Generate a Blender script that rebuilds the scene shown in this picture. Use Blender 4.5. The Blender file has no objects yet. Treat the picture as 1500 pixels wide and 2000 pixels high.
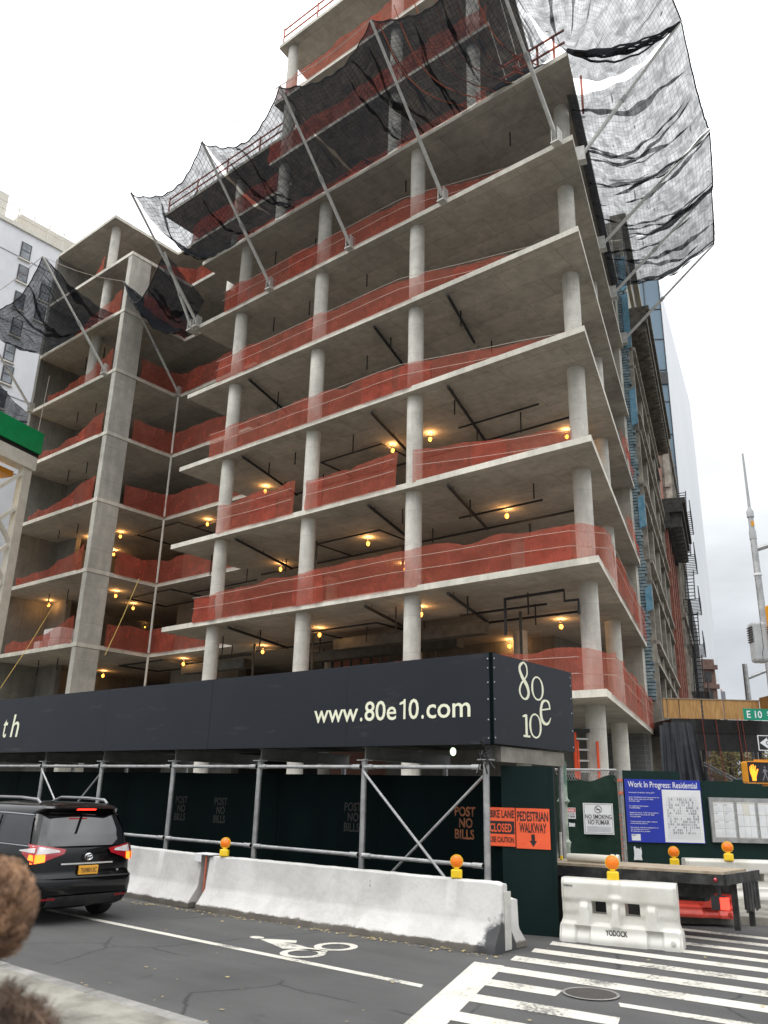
import bpy, math, random
from math import sin, cos, pi, radians
from mathutils import Vector, Matrix
random.seed(7)
sc = bpy.context.scene
col = sc.collection
# ------------------------------------------------------------------ camera
CAM = Vector((0, 0, 1.8975)); F = 1605.927
cR = Vector((0.77280966, 0.63418132, 0.02406839)); cU = Vector((0.18627434, -0.26292056, 0.94666501)); cF = Vector((-0.60668534, 0.72710854, 0.32131925))
cam = bpy.data.cameras.new('camera'); co = bpy.data.objects.new('camera', cam); col.objects.link(co)
cam.sensor_fit = 'VERTICAL'; cam.sensor_height = 24.0; cam.lens = 24.0 * F / 2000.0
cam.dof.use_dof = True; cam.dof.focus_distance = 24; cam.dof.aperture_fstop = 1.6
cam.clip_start = 0.05; cam.clip_end = 3000
co.matrix_world = Matrix(((cR.x, cU.x, -cF.x, 0), (cR.y, cU.y, -cF.y, 0), (cR.z, cU.z, -cF.z, CAM.z), (0, 0, 0, 1)))
sc.camera = co
# ------------------------------------------------------------------ sky
world = bpy.data.worlds.new('World'); sc.world = world; world.use_nodes = True
SUN_EL, SUN_AZ = 52, 205      # azimuth: degrees, sun seen from the scene, clockwise from +Y
def build_world():
    nt = world.node_tree; nt.nodes.clear(); N = nt.nodes.new; L = nt.links.new
    out = N('ShaderNodeOutputWorld'); bg = N('ShaderNodeBackground'); bg.inputs['Strength'].default_value = 0.12
    sky = N('ShaderNodeTexSky'); sky.sky_type = 'NISHITA'; sky.sun_disc = False
    sky.sun_elevation = radians(SUN_EL); sky.sun_rotation = radians(SUN_AZ)
    tc = N('ShaderNodeTexCoord'); sep = N('ShaderNodeSeparateXYZ'); L(tc.outputs['Generated'], sep.inputs[0])
    grad = N('ShaderNodeValToRGB'); cr = grad.color_ramp
    cr.elements[0].position = 0.0; cr.elements[0].color = (4.7, 4.95, 5.2, 1)
    cr.elements[1].position = 0.75; cr.elements[1].color = (20.5, 20.7, 20.9, 1)
    e = cr.elements.new(0.12); e.color = (5.3, 5.55, 5.85, 1)
    e = cr.elements.new(0.3); e.color = (7.0, 7.25, 7.5, 1)
    e = cr.elements.new(0.46); e.color = (11.5, 11.7, 11.9, 1)
    L(sep.outputs['Z'], grad.inputs[0])
    mp = N('ShaderNodeMapping'); mp.inputs['Scale'].default_value = (1.2, 1.2, 3.2); L(tc.outputs['Generated'], mp.inputs[0])
    no = N('ShaderNodeTexNoise'); no.inputs['Scale'].default_value = 2.6; no.inputs['Detail'].default_value = 6; no.inputs['Roughness'].default_value = 0.52
    L(mp.outputs[0], no.inputs['Vector'])
    mr = N('ShaderNodeMapRange'); mr.inputs[1].default_value = 0.3; mr.inputs[2].default_value = 0.7; mr.inputs[3].default_value = 0.76; mr.inputs[4].default_value = 1.26
    L(no.outputs[0], mr.inputs[0])
    mul = N('ShaderNodeMixRGB'); mul.blend_type = 'MULTIPLY'; mul.inputs[0].default_value = 1; L(grad.outputs[0], mul.inputs[1]); L(mr.outputs[0], mul.inputs[2])
    mix = N('ShaderNodeMixRGB'); mix.inputs[0].default_value = 0.95; L(sky.outputs[0], mix.inputs[1]); L(mul.outputs[0], mix.inputs[2])
    L(mix.outputs[0], bg.inputs[0]); L(bg.outputs[0], out.inputs[0])
build_world()
sl = bpy.data.lights.new('sun', 'SUN'); sl.energy = 0.8; sl.angle = radians(25); sl.color = (1, .97, .92)
so = bpy.data.objects.new('sun', sl); col.objects.link(so)
sd = Vector((sin(radians(SUN_AZ)) * cos(radians(SUN_EL)), cos(radians(SUN_AZ)) * cos(radians(SUN_EL)), sin(radians(SUN_EL))))
so.rotation_euler = (-sd).to_track_quat('-Z', 'Y').to_euler()
sc.view_settings.view_transform = 'Standard'; sc.view_settings.look = 'None'; sc.view_settings.exposure = 0.12; sc.view_settings.gamma = 1
sc.render.engine = 'CYCLES'; sc.cycles.use_denoising = True; sc.cycles.max_bounces = 10; sc.cycles.transparent_max_bounces = 24
sc.cycles.diffuse_bounces = 5
# ------------------------------------------------------------------ photo measuring helpers (a pixel of the photograph onto a known plane)
def ray(x, y): return cR * ((x - 750) / F) - cU * ((y - 1000) / F) + cF
def onz(x, y, z=0.0):
    d = ray(x, y); return CAM + d * ((z - CAM.z) / d.z)
def ony(x, y, Y):
    d = ray(x, y); return CAM + d * (Y / d.y)
def onx(x, y, X):
    d = ray(x, y); return CAM + d * (X / d.x)
def ond(x, y, s): return CAM + ray(x, y) * s
def onpl(x, y, P, n):
    d = ray(x, y); return CAM + d * (n.dot(P - CAM) / n.dot(d))
# ------------------------------------------------------------------ mesh helpers
class MB:
    def __init__(s): s.v = []; s.f = []; s.uv = None; s.smooth = False
    def add(s, vs, fs):
        o = len(s.v); s.v += [Vector(a) for a in vs]; s.f += [tuple(i + o for i in f) for f in fs]; return s
    def box(s, a, b, M=None):
        (x0, y0, z0), (x1, y1, z1) = a, b
        vs = [Vector(q) for q in ((x0,y0,z0),(x1,y0,z0),(x1,y1,z0),(x0,y1,z0),(x0,y0,z1),(x1,y0,z1),(x1,y1,z1),(x0,y1,z1))]
        if M is not None: vs = [M @ q for q in vs]
        return s.add(vs, [(0,3,2,1),(4,5,6,7),(0,1,5,4),(1,2,6,5),(2,3,7,6),(3,0,4,7)])
    def prism(s, pts, z0, z1):
        n = len(pts); vs = [(x, y, z0) for x, y in pts] + [(x, y, z1) for x, y in pts]
        return s.add(vs, [tuple(range(n))[::-1], tuple(range(n, 2*n))] + [(i, (i+1) % n, n + (i+1) % n, n + i) for i in range(n)])
    def tube(s, pts, r, n=8, caps=True):
        pts = [Vector(p) for p in pts]; m = len(pts); rr = r if isinstance(r, (list, tuple)) else [r]*m
        t0 = (pts[1]-pts[0]).normalized(); a = t0.orthogonal().normalized(); vs = []
        for i, p in enumerate(pts):
            t = (pts[min(i+1, m-1)] - pts[max(i-1, 0)]).normalized()
            a = (a - t*a.dot(t)).normalized(); b = t.cross(a)
            for k in range(n):
                vs.append(p + (a*cos(2*pi*k/n) + b*sin(2*pi*k/n))*rr[i])
        fs = [(i*n+k, i*n+(k+1) % n, (i+1)*n+(k+1) % n, (i+1)*n+k) for i in range(m-1) for k in range(n)]
        if caps: fs += [tuple(range(n))[::-1], tuple(range((m-1)*n, m*n))]
        return s.add(vs, fs)
    def cyl(s, p, q, r, n=16, r2=None): return s.tube([p, q], [r, r if r2 is None else r2], n)
    def grid(s, P, nu, nv, closed_u=False):
        vs = [P(i/nu, j/nv) for j in range(nv+1) for i in range(nu+1)]; w = nu+1
        return s.add(vs, [(j*w+i, j*w+i+1, (j+1)*w+i+1, (j+1)*w+i) for j in range(nv) for i in range(nu)])
    def lathe(s, prof, M=None, n=20):
        vs = []
        for r, z in prof:
            for k in range(n): vs.append(Vector((r*cos(2*pi*k/n), r*sin(2*pi*k/n), z)))
        if M is not None: vs = [M @ q for q in vs]
        m = len(prof)
        return s.add(vs, [(i*n+k, i*n+(k+1) % n, (i+1)*n+(k+1) % n, (i+1)*n+k) for i in range(m-1) for k in range(n)] + [tuple(range(n))[::-1], tuple(range((m-1)*n, m*n))])
    def ball(s, c, r, n=12, sq=(1,1,1)):
        prof = [(max(1e-4, r*sin(pi*i/8)), -r*cos(pi*i/8)) for i in range(9)]
        return s.lathe(prof, Matrix.Translation(c) @ Matrix.Diagonal((*sq, 1)), n)
    def xf(s, M): s.v = [M @ q for q in s.v]; return s
    def build(s, name, mat, parent=None, smooth=False, bevel=0, world=True, uv=None, angle=35):
        me = bpy.data.meshes.new(name); o = bpy.data.objects.new(name, me); col.objects.link(o)
        off = Vector((0, 0, 0))
        if parent is not None:
            o.parent = parent
            if world:
                q = parent; 
                while q is not None: off = off + Vector(q.location); q = q.parent
        elif s.v and world:
            lo = Vector([min(q[i] for q in s.v) for i in range(3)]); hi = Vector([max(q[i] for q in s.v) for i in range(3)])
            off = Vector(((lo.x+hi.x)/2, (lo.y+hi.y)/2, lo.z)); o.location = off
        me.from_pydata([tuple(q - off) for q in s.v], [], s.f); me.materials.append(mat)
        if uv:
            lay = me.uv_layers.new(name='UVMap')
            for p in me.polygons:
                for li in p.loop_indices: lay.data[li].uv = uv[me.loops[li].vertex_index]
        me.update()
        if smooth:
            for p in me.polygons: p.use_smooth = True
            if angle:
                try: me.set_sharp_from_angle(angle=radians(angle))
                except Exception: pass
        if bevel:
            m = o.modifiers.new('bevel', 'BEVEL'); m.width = bevel; m.segments = 2; m.limit_method = 'ANGLE'; m.angle_limit = radians(40)
        return o
def tag(o, label=None, cat=None, group=None, kind=None):
    if label: o['label'] = label
    if cat: o['category'] = cat
    if group: o['group'] = group
    if kind: o['kind'] = kind
    return o
def empty(name, loc, label, cat, group=None, rz=0):
    o = bpy.data.objects.new(name, None); col.objects.link(o); o.location = loc; o.rotation_euler = (0, 0, rz)
    o.empty_display_size = 0.3
    return tag(o, label, cat, group)
def copy_tree(o, parent=None):
    c = o.copy(); col.objects.link(c); c.parent = parent
    for ch in o.children: copy_tree(ch, c)
    return c
def pf(o, p, x, d, n):   # plane matrix: origin, x dir, up dir, normal
    return Matrix(((x.x, d.x, n.x, o.x), (x.y, d.y, n.y, o.y), (x.z, d.z, n.z, o.z), (0, 0, 0, 1)))
def wallM(o, xd):        # frame on a vertical plane: local x along xd, local y up, local z outward
    xd = Vector((xd[0], xd[1], 0)).normalized(); up = Vector((0, 0, 1)); n = xd.cross(up)
    o = Vector(o); return Matrix(((xd.x, up.x, n.x, o.x), (xd.y, up.y, n.y, o.y), (xd.z, up.z, n.z, o.z), (0, 0, 0, 1)))
def text(body, name, mat, M, height=None, width=None, parent=None, bold=0.0, depth=0.002, align='LEFT', xs=1.0, spacing=1.0, shear=0.0):
    cu = bpy.data.curves.new('t', 'FONT'); cu.body = body; cu.size = 1; cu.offset = bold; cu.extrude = 0.0; cu.align_x = align; cu.space_character = spacing; cu.shear = shear
    cu.resolution_u = 3
    ob = bpy.data.objects.new('t', cu); col.objects.link(ob)
    dg = bpy.context.evaluated_depsgraph_get(); dg.update()
    me = bpy.data.meshes.new_from_object(ob.evaluated_get(dg)); bpy.data.objects.remove(ob)
    ys = [v.co.y for v in me.vertices]; xsn = [v.co.x for v in me.vertices]
    k = height / 0.70 if height else 1.0
    kx = k * xs
    if width: 
        kx = width / (max(xsn) - min(xsn)); x0 = min(xsn)
        if not height: k = kx / xs
    else: x0 = 0
    mb = MB(); mb.add([M @ Vector(((v.co.x - x0)*kx, v.co.y*k, depth)) for v in me.vertices], [tuple(p.vertices) for p in me.polygons])
    bpy.data.meshes.remove(me)
    return mb.build(name, mat, parent)
# ------------------------------------------------------------------ materials
def newmat(name):
    m = bpy.data.materials.new(name); m.use_nodes = True; nt = m.node_tree
    return m, nt, nt.nodes['Principled BSDF']
def setp(b, **k):
    for a, v in k.items(): b.inputs[a].default_value = v
def noise_mat(name, c1, c2, scale=3.0, rough=0.7, metal=0.0, bump=0.0, bscale=None, detail=6, stretch=(1,1,1), spec=None, lo=.35, hi=.65, coat=0, scuff=0):
    m, nt, b = newmat(name); N = nt.nodes.new; L = nt.links.new
    tc = N('ShaderNodeTexCoord'); mp = N('ShaderNodeMapping'); mp.inputs['Scale'].default_value = stretch; L(tc.outputs['Object'], mp.inputs[0])
    no = N('ShaderNodeTexNoise'); no.inputs['Scale'].default_value = scale; no.inputs['Detail'].default_value = detail; no.inputs['Roughness'].default_value = .62; L(mp.outputs[0], no.inputs['Vector'])
    cr = N('ShaderNodeValToRGB'); cr.color_ramp.elements[0].position = lo; cr.color_ramp.elements[1].position = hi
    cr.color_ramp.elements[0].color = (*c1, 1); cr.color_ramp.elements[1].color = (*c2, 1); L(no.outputs[0], cr.inputs[0]); L(cr.outputs[0], b.inputs['Base Color'])
    if scuff:
        mq = N('ShaderNodeMapping'); mq.inputs['Scale'].default_value = (.35, 1, 1.6); L(tc.outputs['Object'], mq.inputs[0])
        ns = N('ShaderNodeTexNoise'); ns.inputs['Scale'].default_value = 2.4; ns.inputs['Detail'].default_value = 9; ns.inputs['Roughness'].default_value = .72; L(mq.outputs[0], ns.inputs['Vector'])
        rs = N('ShaderNodeMapRange'); rs.inputs[1].default_value = .6; rs.inputs[2].default_value = .78; rs.inputs[4].default_value = scuff; L(ns.outputs[0], rs.inputs[0])
        ms = N('ShaderNodeMixRGB'); ms.inputs[2].default_value = (.16, .155, .15, 1); L(rs.outputs[0], ms.inputs[0]); L(cr.outputs[0], ms.inputs[1]); L(ms.outputs[0], b.inputs['Base Color'])
    setp(b, Roughness=rough, Metallic=metal)
    if spec is not None: b.inputs['Specular IOR Level'].default_value = spec
    if coat: b.inputs['Coat Weight'].default_value = coat; b.inputs['Coat Roughness'].default_value = 0.05
    if bump:
        n2 = N('ShaderNodeTexNoise'); n2.inputs['Scale'].default_value = bscale or scale*6; n2.inputs['Detail'].default_value = 4; L(mp.outputs[0], n2.inputs['Vector'])
        bp = N('ShaderNodeBump'); bp.inputs['Strength'].default_value = bump; bp.inputs['Distance'].default_value = 0.02; L(n2.outputs[0], bp.inputs['Height']); L(bp.outputs[0], b.inputs['Normal'])
    return m
def concrete(name, base, panel=True, rust=0.0, rot=0.0, ring=0):
    m, nt, b = newmat(name); N = nt.nodes.new; L = nt.links.new
    tc = N('ShaderNodeTexCoord'); co_ = tc.outputs['Object']
    def noise(s, d=6, r=.6, st=(1,1,1)):
        mp = N('ShaderNodeMapping'); mp.inputs['Scale'].default_value = st; L(co_, mp.inputs[0])
        n = N('ShaderNodeTexNoise'); n.inputs['Scale'].default_value = s; n.inputs['Detail'].default_value = d; n.inputs['Roughness'].default_value = r; L(mp.outputs[0], n.inputs['Vector']); return n.outputs[0]
    def rng(v, a, b_, c, d):
        n = N('ShaderNodeMapRange'); n.inputs[1].default_value = a; n.inputs[2].default_value = b_; n.inputs[3].default_value = c; n.inputs[4].default_value = d; L(v, n.inputs[0]); return n.outputs[0]
    def mul(a, v):
        n = N('ShaderNodeMixRGB'); n.blend_type = 'MULTIPLY'; n.inputs[0].default_value = 1; L(a, n.inputs[1]); L(v, n.inputs[2]); return n.outputs[0]
    rgb = N('ShaderNodeRGB'); rgb.outputs[0].default_value = (*base, 1); c = rgb.outputs[0]
    c = mul(c, rng(noise(.35, 5), .3, .7, .78, 1.18)); c = mul(c, rng(noise(2.2, 7, .68), .3, .7, .84, 1.12)); c = mul(c, rng(noise(1.1, 5, .7, (3, 3, .35)), .35, .75, 1.06, .82))
    c = mul(c, rng(noise(14, 3, .5), .66, .74, 1.0, .8))
    if ring:
        sp = N('ShaderNodeSeparateXYZ'); L(co_, sp.inputs[0]); q = N('ShaderNodeMath'); q.operation = 'MULTIPLY'; q.inputs[1].default_value = 1/ring; L(sp.outputs[2], q.inputs[0])
        fr = N('ShaderNodeMath'); fr.operation = 'FRACT'; L(q.outputs[0], fr.inputs[0]); lt = N('ShaderNodeMath'); lt.operation = 'LESS_THAN'; lt.inputs[1].default_value = .02; L(fr.outputs[0], lt.inputs[0])
        c = mul(c, rng(lt.outputs[0], 0, 1, 1, .86)); c = mul(c, rng(noise(2.6, 8, .75, (2.5, 2.5, .5)), .58, .74, 1, .72))
    if panel:
        mp = N('ShaderNodeMapping'); mp.inputs['Rotation'].default_value = (0, 0, rot); L(co_, mp.inputs[0])
        br = N('ShaderNodeTexBrick'); br.inputs['Scale'].default_value = 1; br.inputs['Brick Width'].default_value = 2.44; br.inputs['Row Height'].default_value = 1.22; br.inputs['Mortar Size'].default_value = .012
        br.inputs['Color1'].default_value = (1, 1, 1, 1); br.inputs['Color2'].default_value = (.82, .82, .82, 1); br.inputs['Mortar'].default_value = (.62, .6, .58, 1); L(mp.outputs[0], br.inputs['Vector'])
        c = mul(c, br.outputs[0])
    if rust:
        mx = N('ShaderNodeMixRGB'); mx.inputs[2].default_value = (.23, .10, .05, 1); L(rng(noise(1.7, 8, .7), .66, .76, 0, rust), mx.inputs[0]); L(c, mx.inputs[1]); c = mx.outputs[0]
    L(c, b.inputs['Base Color']); setp(b, Roughness=.86)
    b.inputs['Specular IOR Level'].default_value = .3
    bp = N('ShaderNodeBump'); bp.inputs['Strength'].default_value = .25; bp.inputs['Distance'].default_value = .02; L(noise(9, 6, .6), bp.inputs['Height']); L(bp.outputs[0], b.inputs['Normal'])
    return m
def net_mat(name, c, alpha, trans=.35, grid=None, galpha=.9, nvar=.12, nscale=2.0, crease=False):
    """thin woven net: part see-through, part cloth; an optional cord grid in UV metres"""
    m, nt, b = newmat(name); nt.nodes.remove(b); N = nt.nodes.new; L = nt.links.new
    out = nt.nodes['Material Output']
    tr = N('ShaderNodeBsdfTransparent'); df = N('ShaderNodeBsdfDiffuse'); tl = N('ShaderNodeBsdfTranslucent')
    tc = N('ShaderNodeTexCoord'); no = N('ShaderNodeTexNoise'); no.inputs['Scale'].default_value = nscale; no.inputs['Detail'].default_value = 5; L(tc.outputs['Object'], no.inputs['Vector'])
    cr = N('ShaderNodeValToRGB'); cr.color_ramp.elements[0].position = .3; cr.color_ramp.elements[1].position = .7
    cr.color_ramp.elements[0].color = (*[q*.8 for q in c], 1); cr.color_ramp.elements[1].color = (*[min(1, q*1.15) for q in c], 1); L(no.outputs[0], cr.inputs[0])
    L(cr.outputs[0], df.inputs[0]); L(cr.outputs[0], tl.inputs[0])
    mp_ = N('ShaderNodeMapping'); mp_.inputs['Scale'].default_value = (1, 1, .4); L(tc.outputs['Object'], mp_.inputs[0])
    n3 = N('ShaderNodeTexNoise'); n3.inputs['Scale'].default_value = 2.6; n3.inputs['Detail'].default_value = 3; n3.inputs['Distortion'].default_value = .8; L(mp_.outputs[0], n3.inputs['Vector'])
    bp = N('ShaderNodeBump'); bp.inputs['Strength'].default_value = .35; bp.inputs['Distance'].default_value = .1; L(n3.outputs[0], bp.inputs['Height']); L(bp.outputs[0], df.inputs['Normal']); L(bp.outputs[0], tl.inputs['Normal'])
    m1 = N('ShaderNodeMixShader'); m1.inputs[0].default_value = trans; L(df.outputs[0], m1.inputs[1]); L(tl.outputs[0], m1.inputs[2])
    mr = N('ShaderNodeMapRange'); mr.inputs[1].default_value = .3; mr.inputs[2].default_value = .7; mr.inputs[3].default_value = alpha - nvar; mr.inputs[4].default_value = alpha + nvar; L(n3.outputs[0], mr.inputs[0])
    fac = mr.outputs[0]
    if crease:
        for sc_, lo_, hi_, ds in (((.55, .10, 1), .60, .68, 1.2), ((.16, .7, 1), .63, .69, 1.6)):
            mq = N('ShaderNodeMapping'); mq.inputs['Scale'].default_value = sc_; L(tc.outputs['UV'], mq.inputs[0])
            nq = N('ShaderNodeTexNoise'); nq.inputs['Scale'].default_value = 3.2; nq.inputs['Detail'].default_value = 4; nq.inputs['Distortion'].default_value = ds; L(mq.outputs[0], nq.inputs['Vector'])
            rq = N('ShaderNodeMapRange'); rq.inputs[1].default_value = lo_; rq.inputs[2].default_value = hi_; rq.inputs[4].default_value = .93; L(nq.outputs[0], rq.inputs[0])
            mm_ = N('ShaderNodeMath'); mm_.operation = 'MAXIMUM'; L(fac, mm_.inputs[0]); L(rq.outputs[0], mm_.inputs[1]); fac = mm_.outputs[0]
    if grid:
        ck = N('ShaderNodeTexBrick'); ck.offset = 0; ck.inputs['Scale'].default_value = 1; ck.inputs['Brick Width'].default_value = grid; ck.inputs['Row Height'].default_value = grid; ck.inputs['Mortar Size'].default_value = grid*.06; ck.inputs['Mortar Smooth'].default_value = .3
        L(tc.outputs['UV'], ck.inputs['Vector'])
        mx = N('ShaderNodeMath'); mx.operation = 'MULTIPLY'; L(ck.outputs['Fac'], mx.inputs[0]); mx.inputs[1].default_value = galpha
        ma = N('ShaderNodeMath'); ma.operation = 'MAXIMUM'; L(fac, ma.inputs[0]); L(mx.outputs[0], ma.inputs[1]); fac = ma.outputs[0]
    m2 = N('ShaderNodeMixShader'); L(fac, m2.inputs[0]); L(tr.outputs[0], m2.inputs[1]); L(m1.outputs[0], m2.inputs[2]); L(m2.outputs[0], out.inputs[0])
    return m
def emit(name, c, s):
    m, nt, b = newmat(name); setp(b, **{'Base Color': (*c, 1), 'Emission Color': (*c, 1), 'Emission Strength': s}); return m
M = {}
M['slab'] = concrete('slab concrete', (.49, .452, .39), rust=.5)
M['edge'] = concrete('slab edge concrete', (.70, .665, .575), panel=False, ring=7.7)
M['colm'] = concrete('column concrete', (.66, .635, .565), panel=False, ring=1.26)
M['wallc'] = concrete('wall concrete', (.25, .24, .215), rust=.2)  # concrete darkened so the deep floors' shade sits in the wall colour
M['pier'] = concrete('pier concrete', (.52, .50, .44), panel=False, ring=1.9)
M['block'] = concrete('grey block', (.13, .13, .125), panel=False)  # rear wall grey, lowered to carry the interior shade in its colour
def asphalt_mat():
    m, nt, b = newmat('asphalt'); N = nt.nodes.new; L = nt.links.new; tc = N('ShaderNodeTexCoord')
    def noise(s_, d, r, dist=0, st=(1, 1, 1)):
        mp = N('ShaderNodeMapping'); mp.inputs['Scale'].default_value = st; L(tc.outputs['Object'], mp.inputs[0])
        n = N('ShaderNodeTexNoise'); n.inputs['Scale'].default_value = s_; n.inputs['Detail'].default_value = d; n.inputs['Roughness'].default_value = r; n.inputs['Distortion'].default_value = dist; L(mp.outputs[0], n.inputs['Vector']); return n.outputs[0]
    def rng(v, a, b_, c, d):
        n = N('ShaderNodeMapRange'); n.inputs[1].default_value = a; n.inputs[2].default_value = b_; n.inputs[3].default_value = c; n.inputs[4].default_value = d; L(v, n.inputs[0]); return n.outputs[0]
    def mul(a, v):
        n = N('ShaderNodeMixRGB'); n.blend_type = 'MULTIPLY'; n.inputs[0].default_value = 1; L(a, n.inputs[1]); L(v, n.inputs[2]); return n.outputs[0]
    rgb = N('ShaderNodeRGB'); rgb.outputs[0].default_value = (.078, .077, .076, 1); c = rgb.outputs[0]
    c = mul(c, rng(noise(.5, 6, .6), .3, .7, .8, 1.2)); c = mul(c, rng(noise(.9, 5, .6, 0, (.12, 1.6, 1)), .3, .7, .86, 1.14)); c = mul(c, rng(noise(130, 2, .6), .3, .7, .62, 1.4)); c = mul(c, rng(noise(1.9, 6, .7, 1), .62, .72, 1, .7))
    v = N('ShaderNodeTexVoronoi'); v.feature = 'DISTANCE_TO_EDGE'; v.inputs['Scale'].default_value = .55
    mx = N('ShaderNodeMixRGB'); mx.inputs[0].default_value = .18; L(tc.outputs['Object'], mx.inputs[1]); nc = N('ShaderNodeTexNoise'); nc.inputs['Scale'].default_value = 2.2; nc.inputs['Detail'].default_value = 5; L(tc.outputs['Object'], nc.inputs['Vector']); L(nc.outputs[1], mx.inputs[2]); L(mx.outputs[0], v.inputs['Vector'])
    cr_ = rng(v.outputs[0], .003, .010, .5, 1); mk = N('ShaderNodeMath'); mk.operation = 'MAXIMUM'; L(cr_, mk.inputs[0]); L(rng(noise(.4, 3, .5), .5, .56, 1, 0), mk.inputs[1]); c = mul(c, mk.outputs[0])
    L(c, b.inputs['Base Color']); setp(b, Roughness=.88); b.inputs['Specular IOR Level'].default_value = .3
    bp = N('ShaderNodeBump'); bp.inputs['Strength'].default_value = .5; bp.inputs['Distance'].default_value = .01; L(noise(110, 3, .6), bp.inputs['Height']); L(bp.outputs[0], b.inputs['Normal']); return m
M['asphalt'] = asphalt_mat()
M['walk'] = noise_mat('pavement concrete', (.125, .12, .10), (.30, .285, .245), 2.1, .9, bump=.4, bscale=40, detail=12)
M['curb'] = noise_mat('kerb stone', (.16, .155, .145), (.30, .29, .27), 3, .85, bump=.4, bscale=20)
M['paint'] = None
M['orange'] = net_mat('orange debris net', (.55, .135, .092), .54, .38, nvar=.05)
M['black_net'] = net_mat('black debris net', (.03, .034, .042), .71, .25, grid=.17, galpha=.95, nvar=.13, crease=True)
M['side_net'] = net_mat('grey debris net', (.035, .037, .042), .72, .4, grid=.14, galpha=.86, nvar=.14, nscale=1.2, crease=True)
M['shednet'] = net_mat('dark scrim', (.05, .047, .045), .34, .3, nvar=.10, nscale=1)
M['steel'] = noise_mat('galvanised steel', (.32, .32, .32), (.5, .5, .49), 6, .42, metal=.7, bump=.1)
M['alu'] = noise_mat('dull aluminium', (.5, .49, .46), (.66, .65, .61), 5, .5, metal=.4)
M['iron'] = noise_mat('black pipe', (.012, .012, .013), (.03, .03, .03), 8, .6)
M['fascia'] = noise_mat('slate board', (.0085, .011, .0165), (.0125, .0155, .0225), .8, .5, detail=3, lo=.2, hi=.8, spec=.3, scuff=.3, bump=.12, bscale=1.6)
M['cream'] = noise_mat('cream lettering', (.76, .76, .58), (.82, .82, .63), 3, .6)
M['green'] = noise_mat('dark green plywood', (.0009, .0032, .0034), (.0018, .0055, .0055), 1.2, .7, bump=.06, bscale=12, stretch=(1,1,.4), spec=.04)  # plywood green darkened further, the hood's shade put into the colour
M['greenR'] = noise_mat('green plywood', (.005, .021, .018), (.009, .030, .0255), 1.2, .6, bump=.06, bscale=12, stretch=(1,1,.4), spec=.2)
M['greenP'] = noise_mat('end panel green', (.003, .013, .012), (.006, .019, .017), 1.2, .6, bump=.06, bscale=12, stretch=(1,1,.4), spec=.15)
M['beam'] = noise_mat('dark steel beam', (.07, .075, .07), (.13, .135, .125), 3, .6, metal=.2)  # dull dark grey steel with random mottling
M['greenmesh'] = noise_mat('green windscreen', (.012, .03, .022), (.026, .05, .037), 1.4, .85, bump=.2, bscale=9, spec=.1)
M['orange_sign'] = noise_mat('orange sign', (.8, .10, .03), (.9, .13, .04), 6, .5)
M['blackpaint'] = noise_mat('black paint', (.008, .008, .009), (.016, .016, .017), 6, .5)
M['stencil'] = noise_mat('orange stencil paint', (.03, .011, .005), (.19, .06, .016), 7, .8, detail=5, lo=.35, hi=.62)
M['stencil_faint'] = noise_mat('faint stencil paint', (.001, .003, .003), (.012, .0065, .004), 6, .8, detail=5, lo=.42, hi=.68)  # much darker copy of the stencil paint
M['whitesign'] = noise_mat('white sign', (.72, .73, .74), (.8, .8, .8), 4, .5)
M['blue'] = noise_mat('blue sign', (.012, .03, .34), (.015, .035, .40), 4, .45)
M['wtext'] = noise_mat('white text', (.8, .8, .82), (.86, .86, .88), 4, .5)
M['paper'] = noise_mat('paper', (.62, .64, .66), (.74, .75, .76), 5, .7)
M['gtext'] = noise_mat('grey print', (.28, .29, .32), (.42, .43, .45), 9, .7)
M['barrier'] = None
M['wplastic'] = noise_mat('white plastic', (.52, .50, .44), (.66, .65, .60), 2.2, .38, detail=8, lo=.3, hi=.6)
M['rplastic'] = noise_mat('red plastic', (.5, .045, .03), (.66, .08, .05), 3, .4, detail=7)
M['amber'] = None
M['yellow'] = noise_mat('yellow battery case', (.78, .50, .012), (.86, .6, .02), 5, .4)
M['wood'] = noise_mat('plywood', (.42, .22, .07), (.6, .36, .14), 2, .75, stretch=(6, 6, 1), detail=8)
M['deck'] = noise_mat('truck deck wood', (.27, .21, .145), (.42, .35, .26), 4, .85, stretch=(1, 6, 1))
M['tarp'] = noise_mat('black tarp', (.028, .032, .038), (.05, .054, .062), 3, .38, bump=.2, bscale=6)
M['carpaint'] = noise_mat('black car paint', (.0025, .0025, .003), (.004, .004, .0045), 3, .16, coat=.35, spec=.28)
M['glassdark'] = noise_mat('dark car glass', (.006, .007, .008), (.01, .01, .012), 3, .04, spec=.9)
M['rubber'] = noise_mat('rubber', (.012, .012, .012), (.022, .022, .022), 9, .85)
M['chrome'] = noise_mat('chrome', (.7, .7, .72), (.8, .8, .8), 3, .12, metal=1)
M['rim'] = noise_mat('wheel rim', (.25, .25, .26), (.4, .4, .4), 3, .3, metal=.8)
M['redlens'] = noise_mat('red lens', (.30, .006, .012), (.42, .01, .02), 3, .12, coat=1)
M['clearlens'] = noise_mat('clear lens', (.55, .5, .5), (.72, .68, .68), 6, .1, coat=1)
M['redlit'] = emit('lit brake lamp', (1, .035, .02), 3.0)
M['redhot'] = emit('lit tail lamp', (1, .16, .015), 3.2)
M['plate'] = noise_mat('orange plate', (.78, .36, .03), (.84, .42, .05), 5, .5)
M['lamp_bulb'] = emit('lamp bulb', (1, .36, .05), 6.5)
M['lamp_green'] = emit('white lamp bulb', (.75, 1, .68), 1.6)
M['handlit'] = emit('lit hand', (1, .24, .012), 2.4)
M['sigface'] = noise_mat('signal face', (.012, .01, .012), (.022, .018, .02), 8, .4)
M['mandim'] = noise_mat('unlit walking figure', (.16, .15, .17), (.22, .21, .23), 8, .5)
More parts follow.
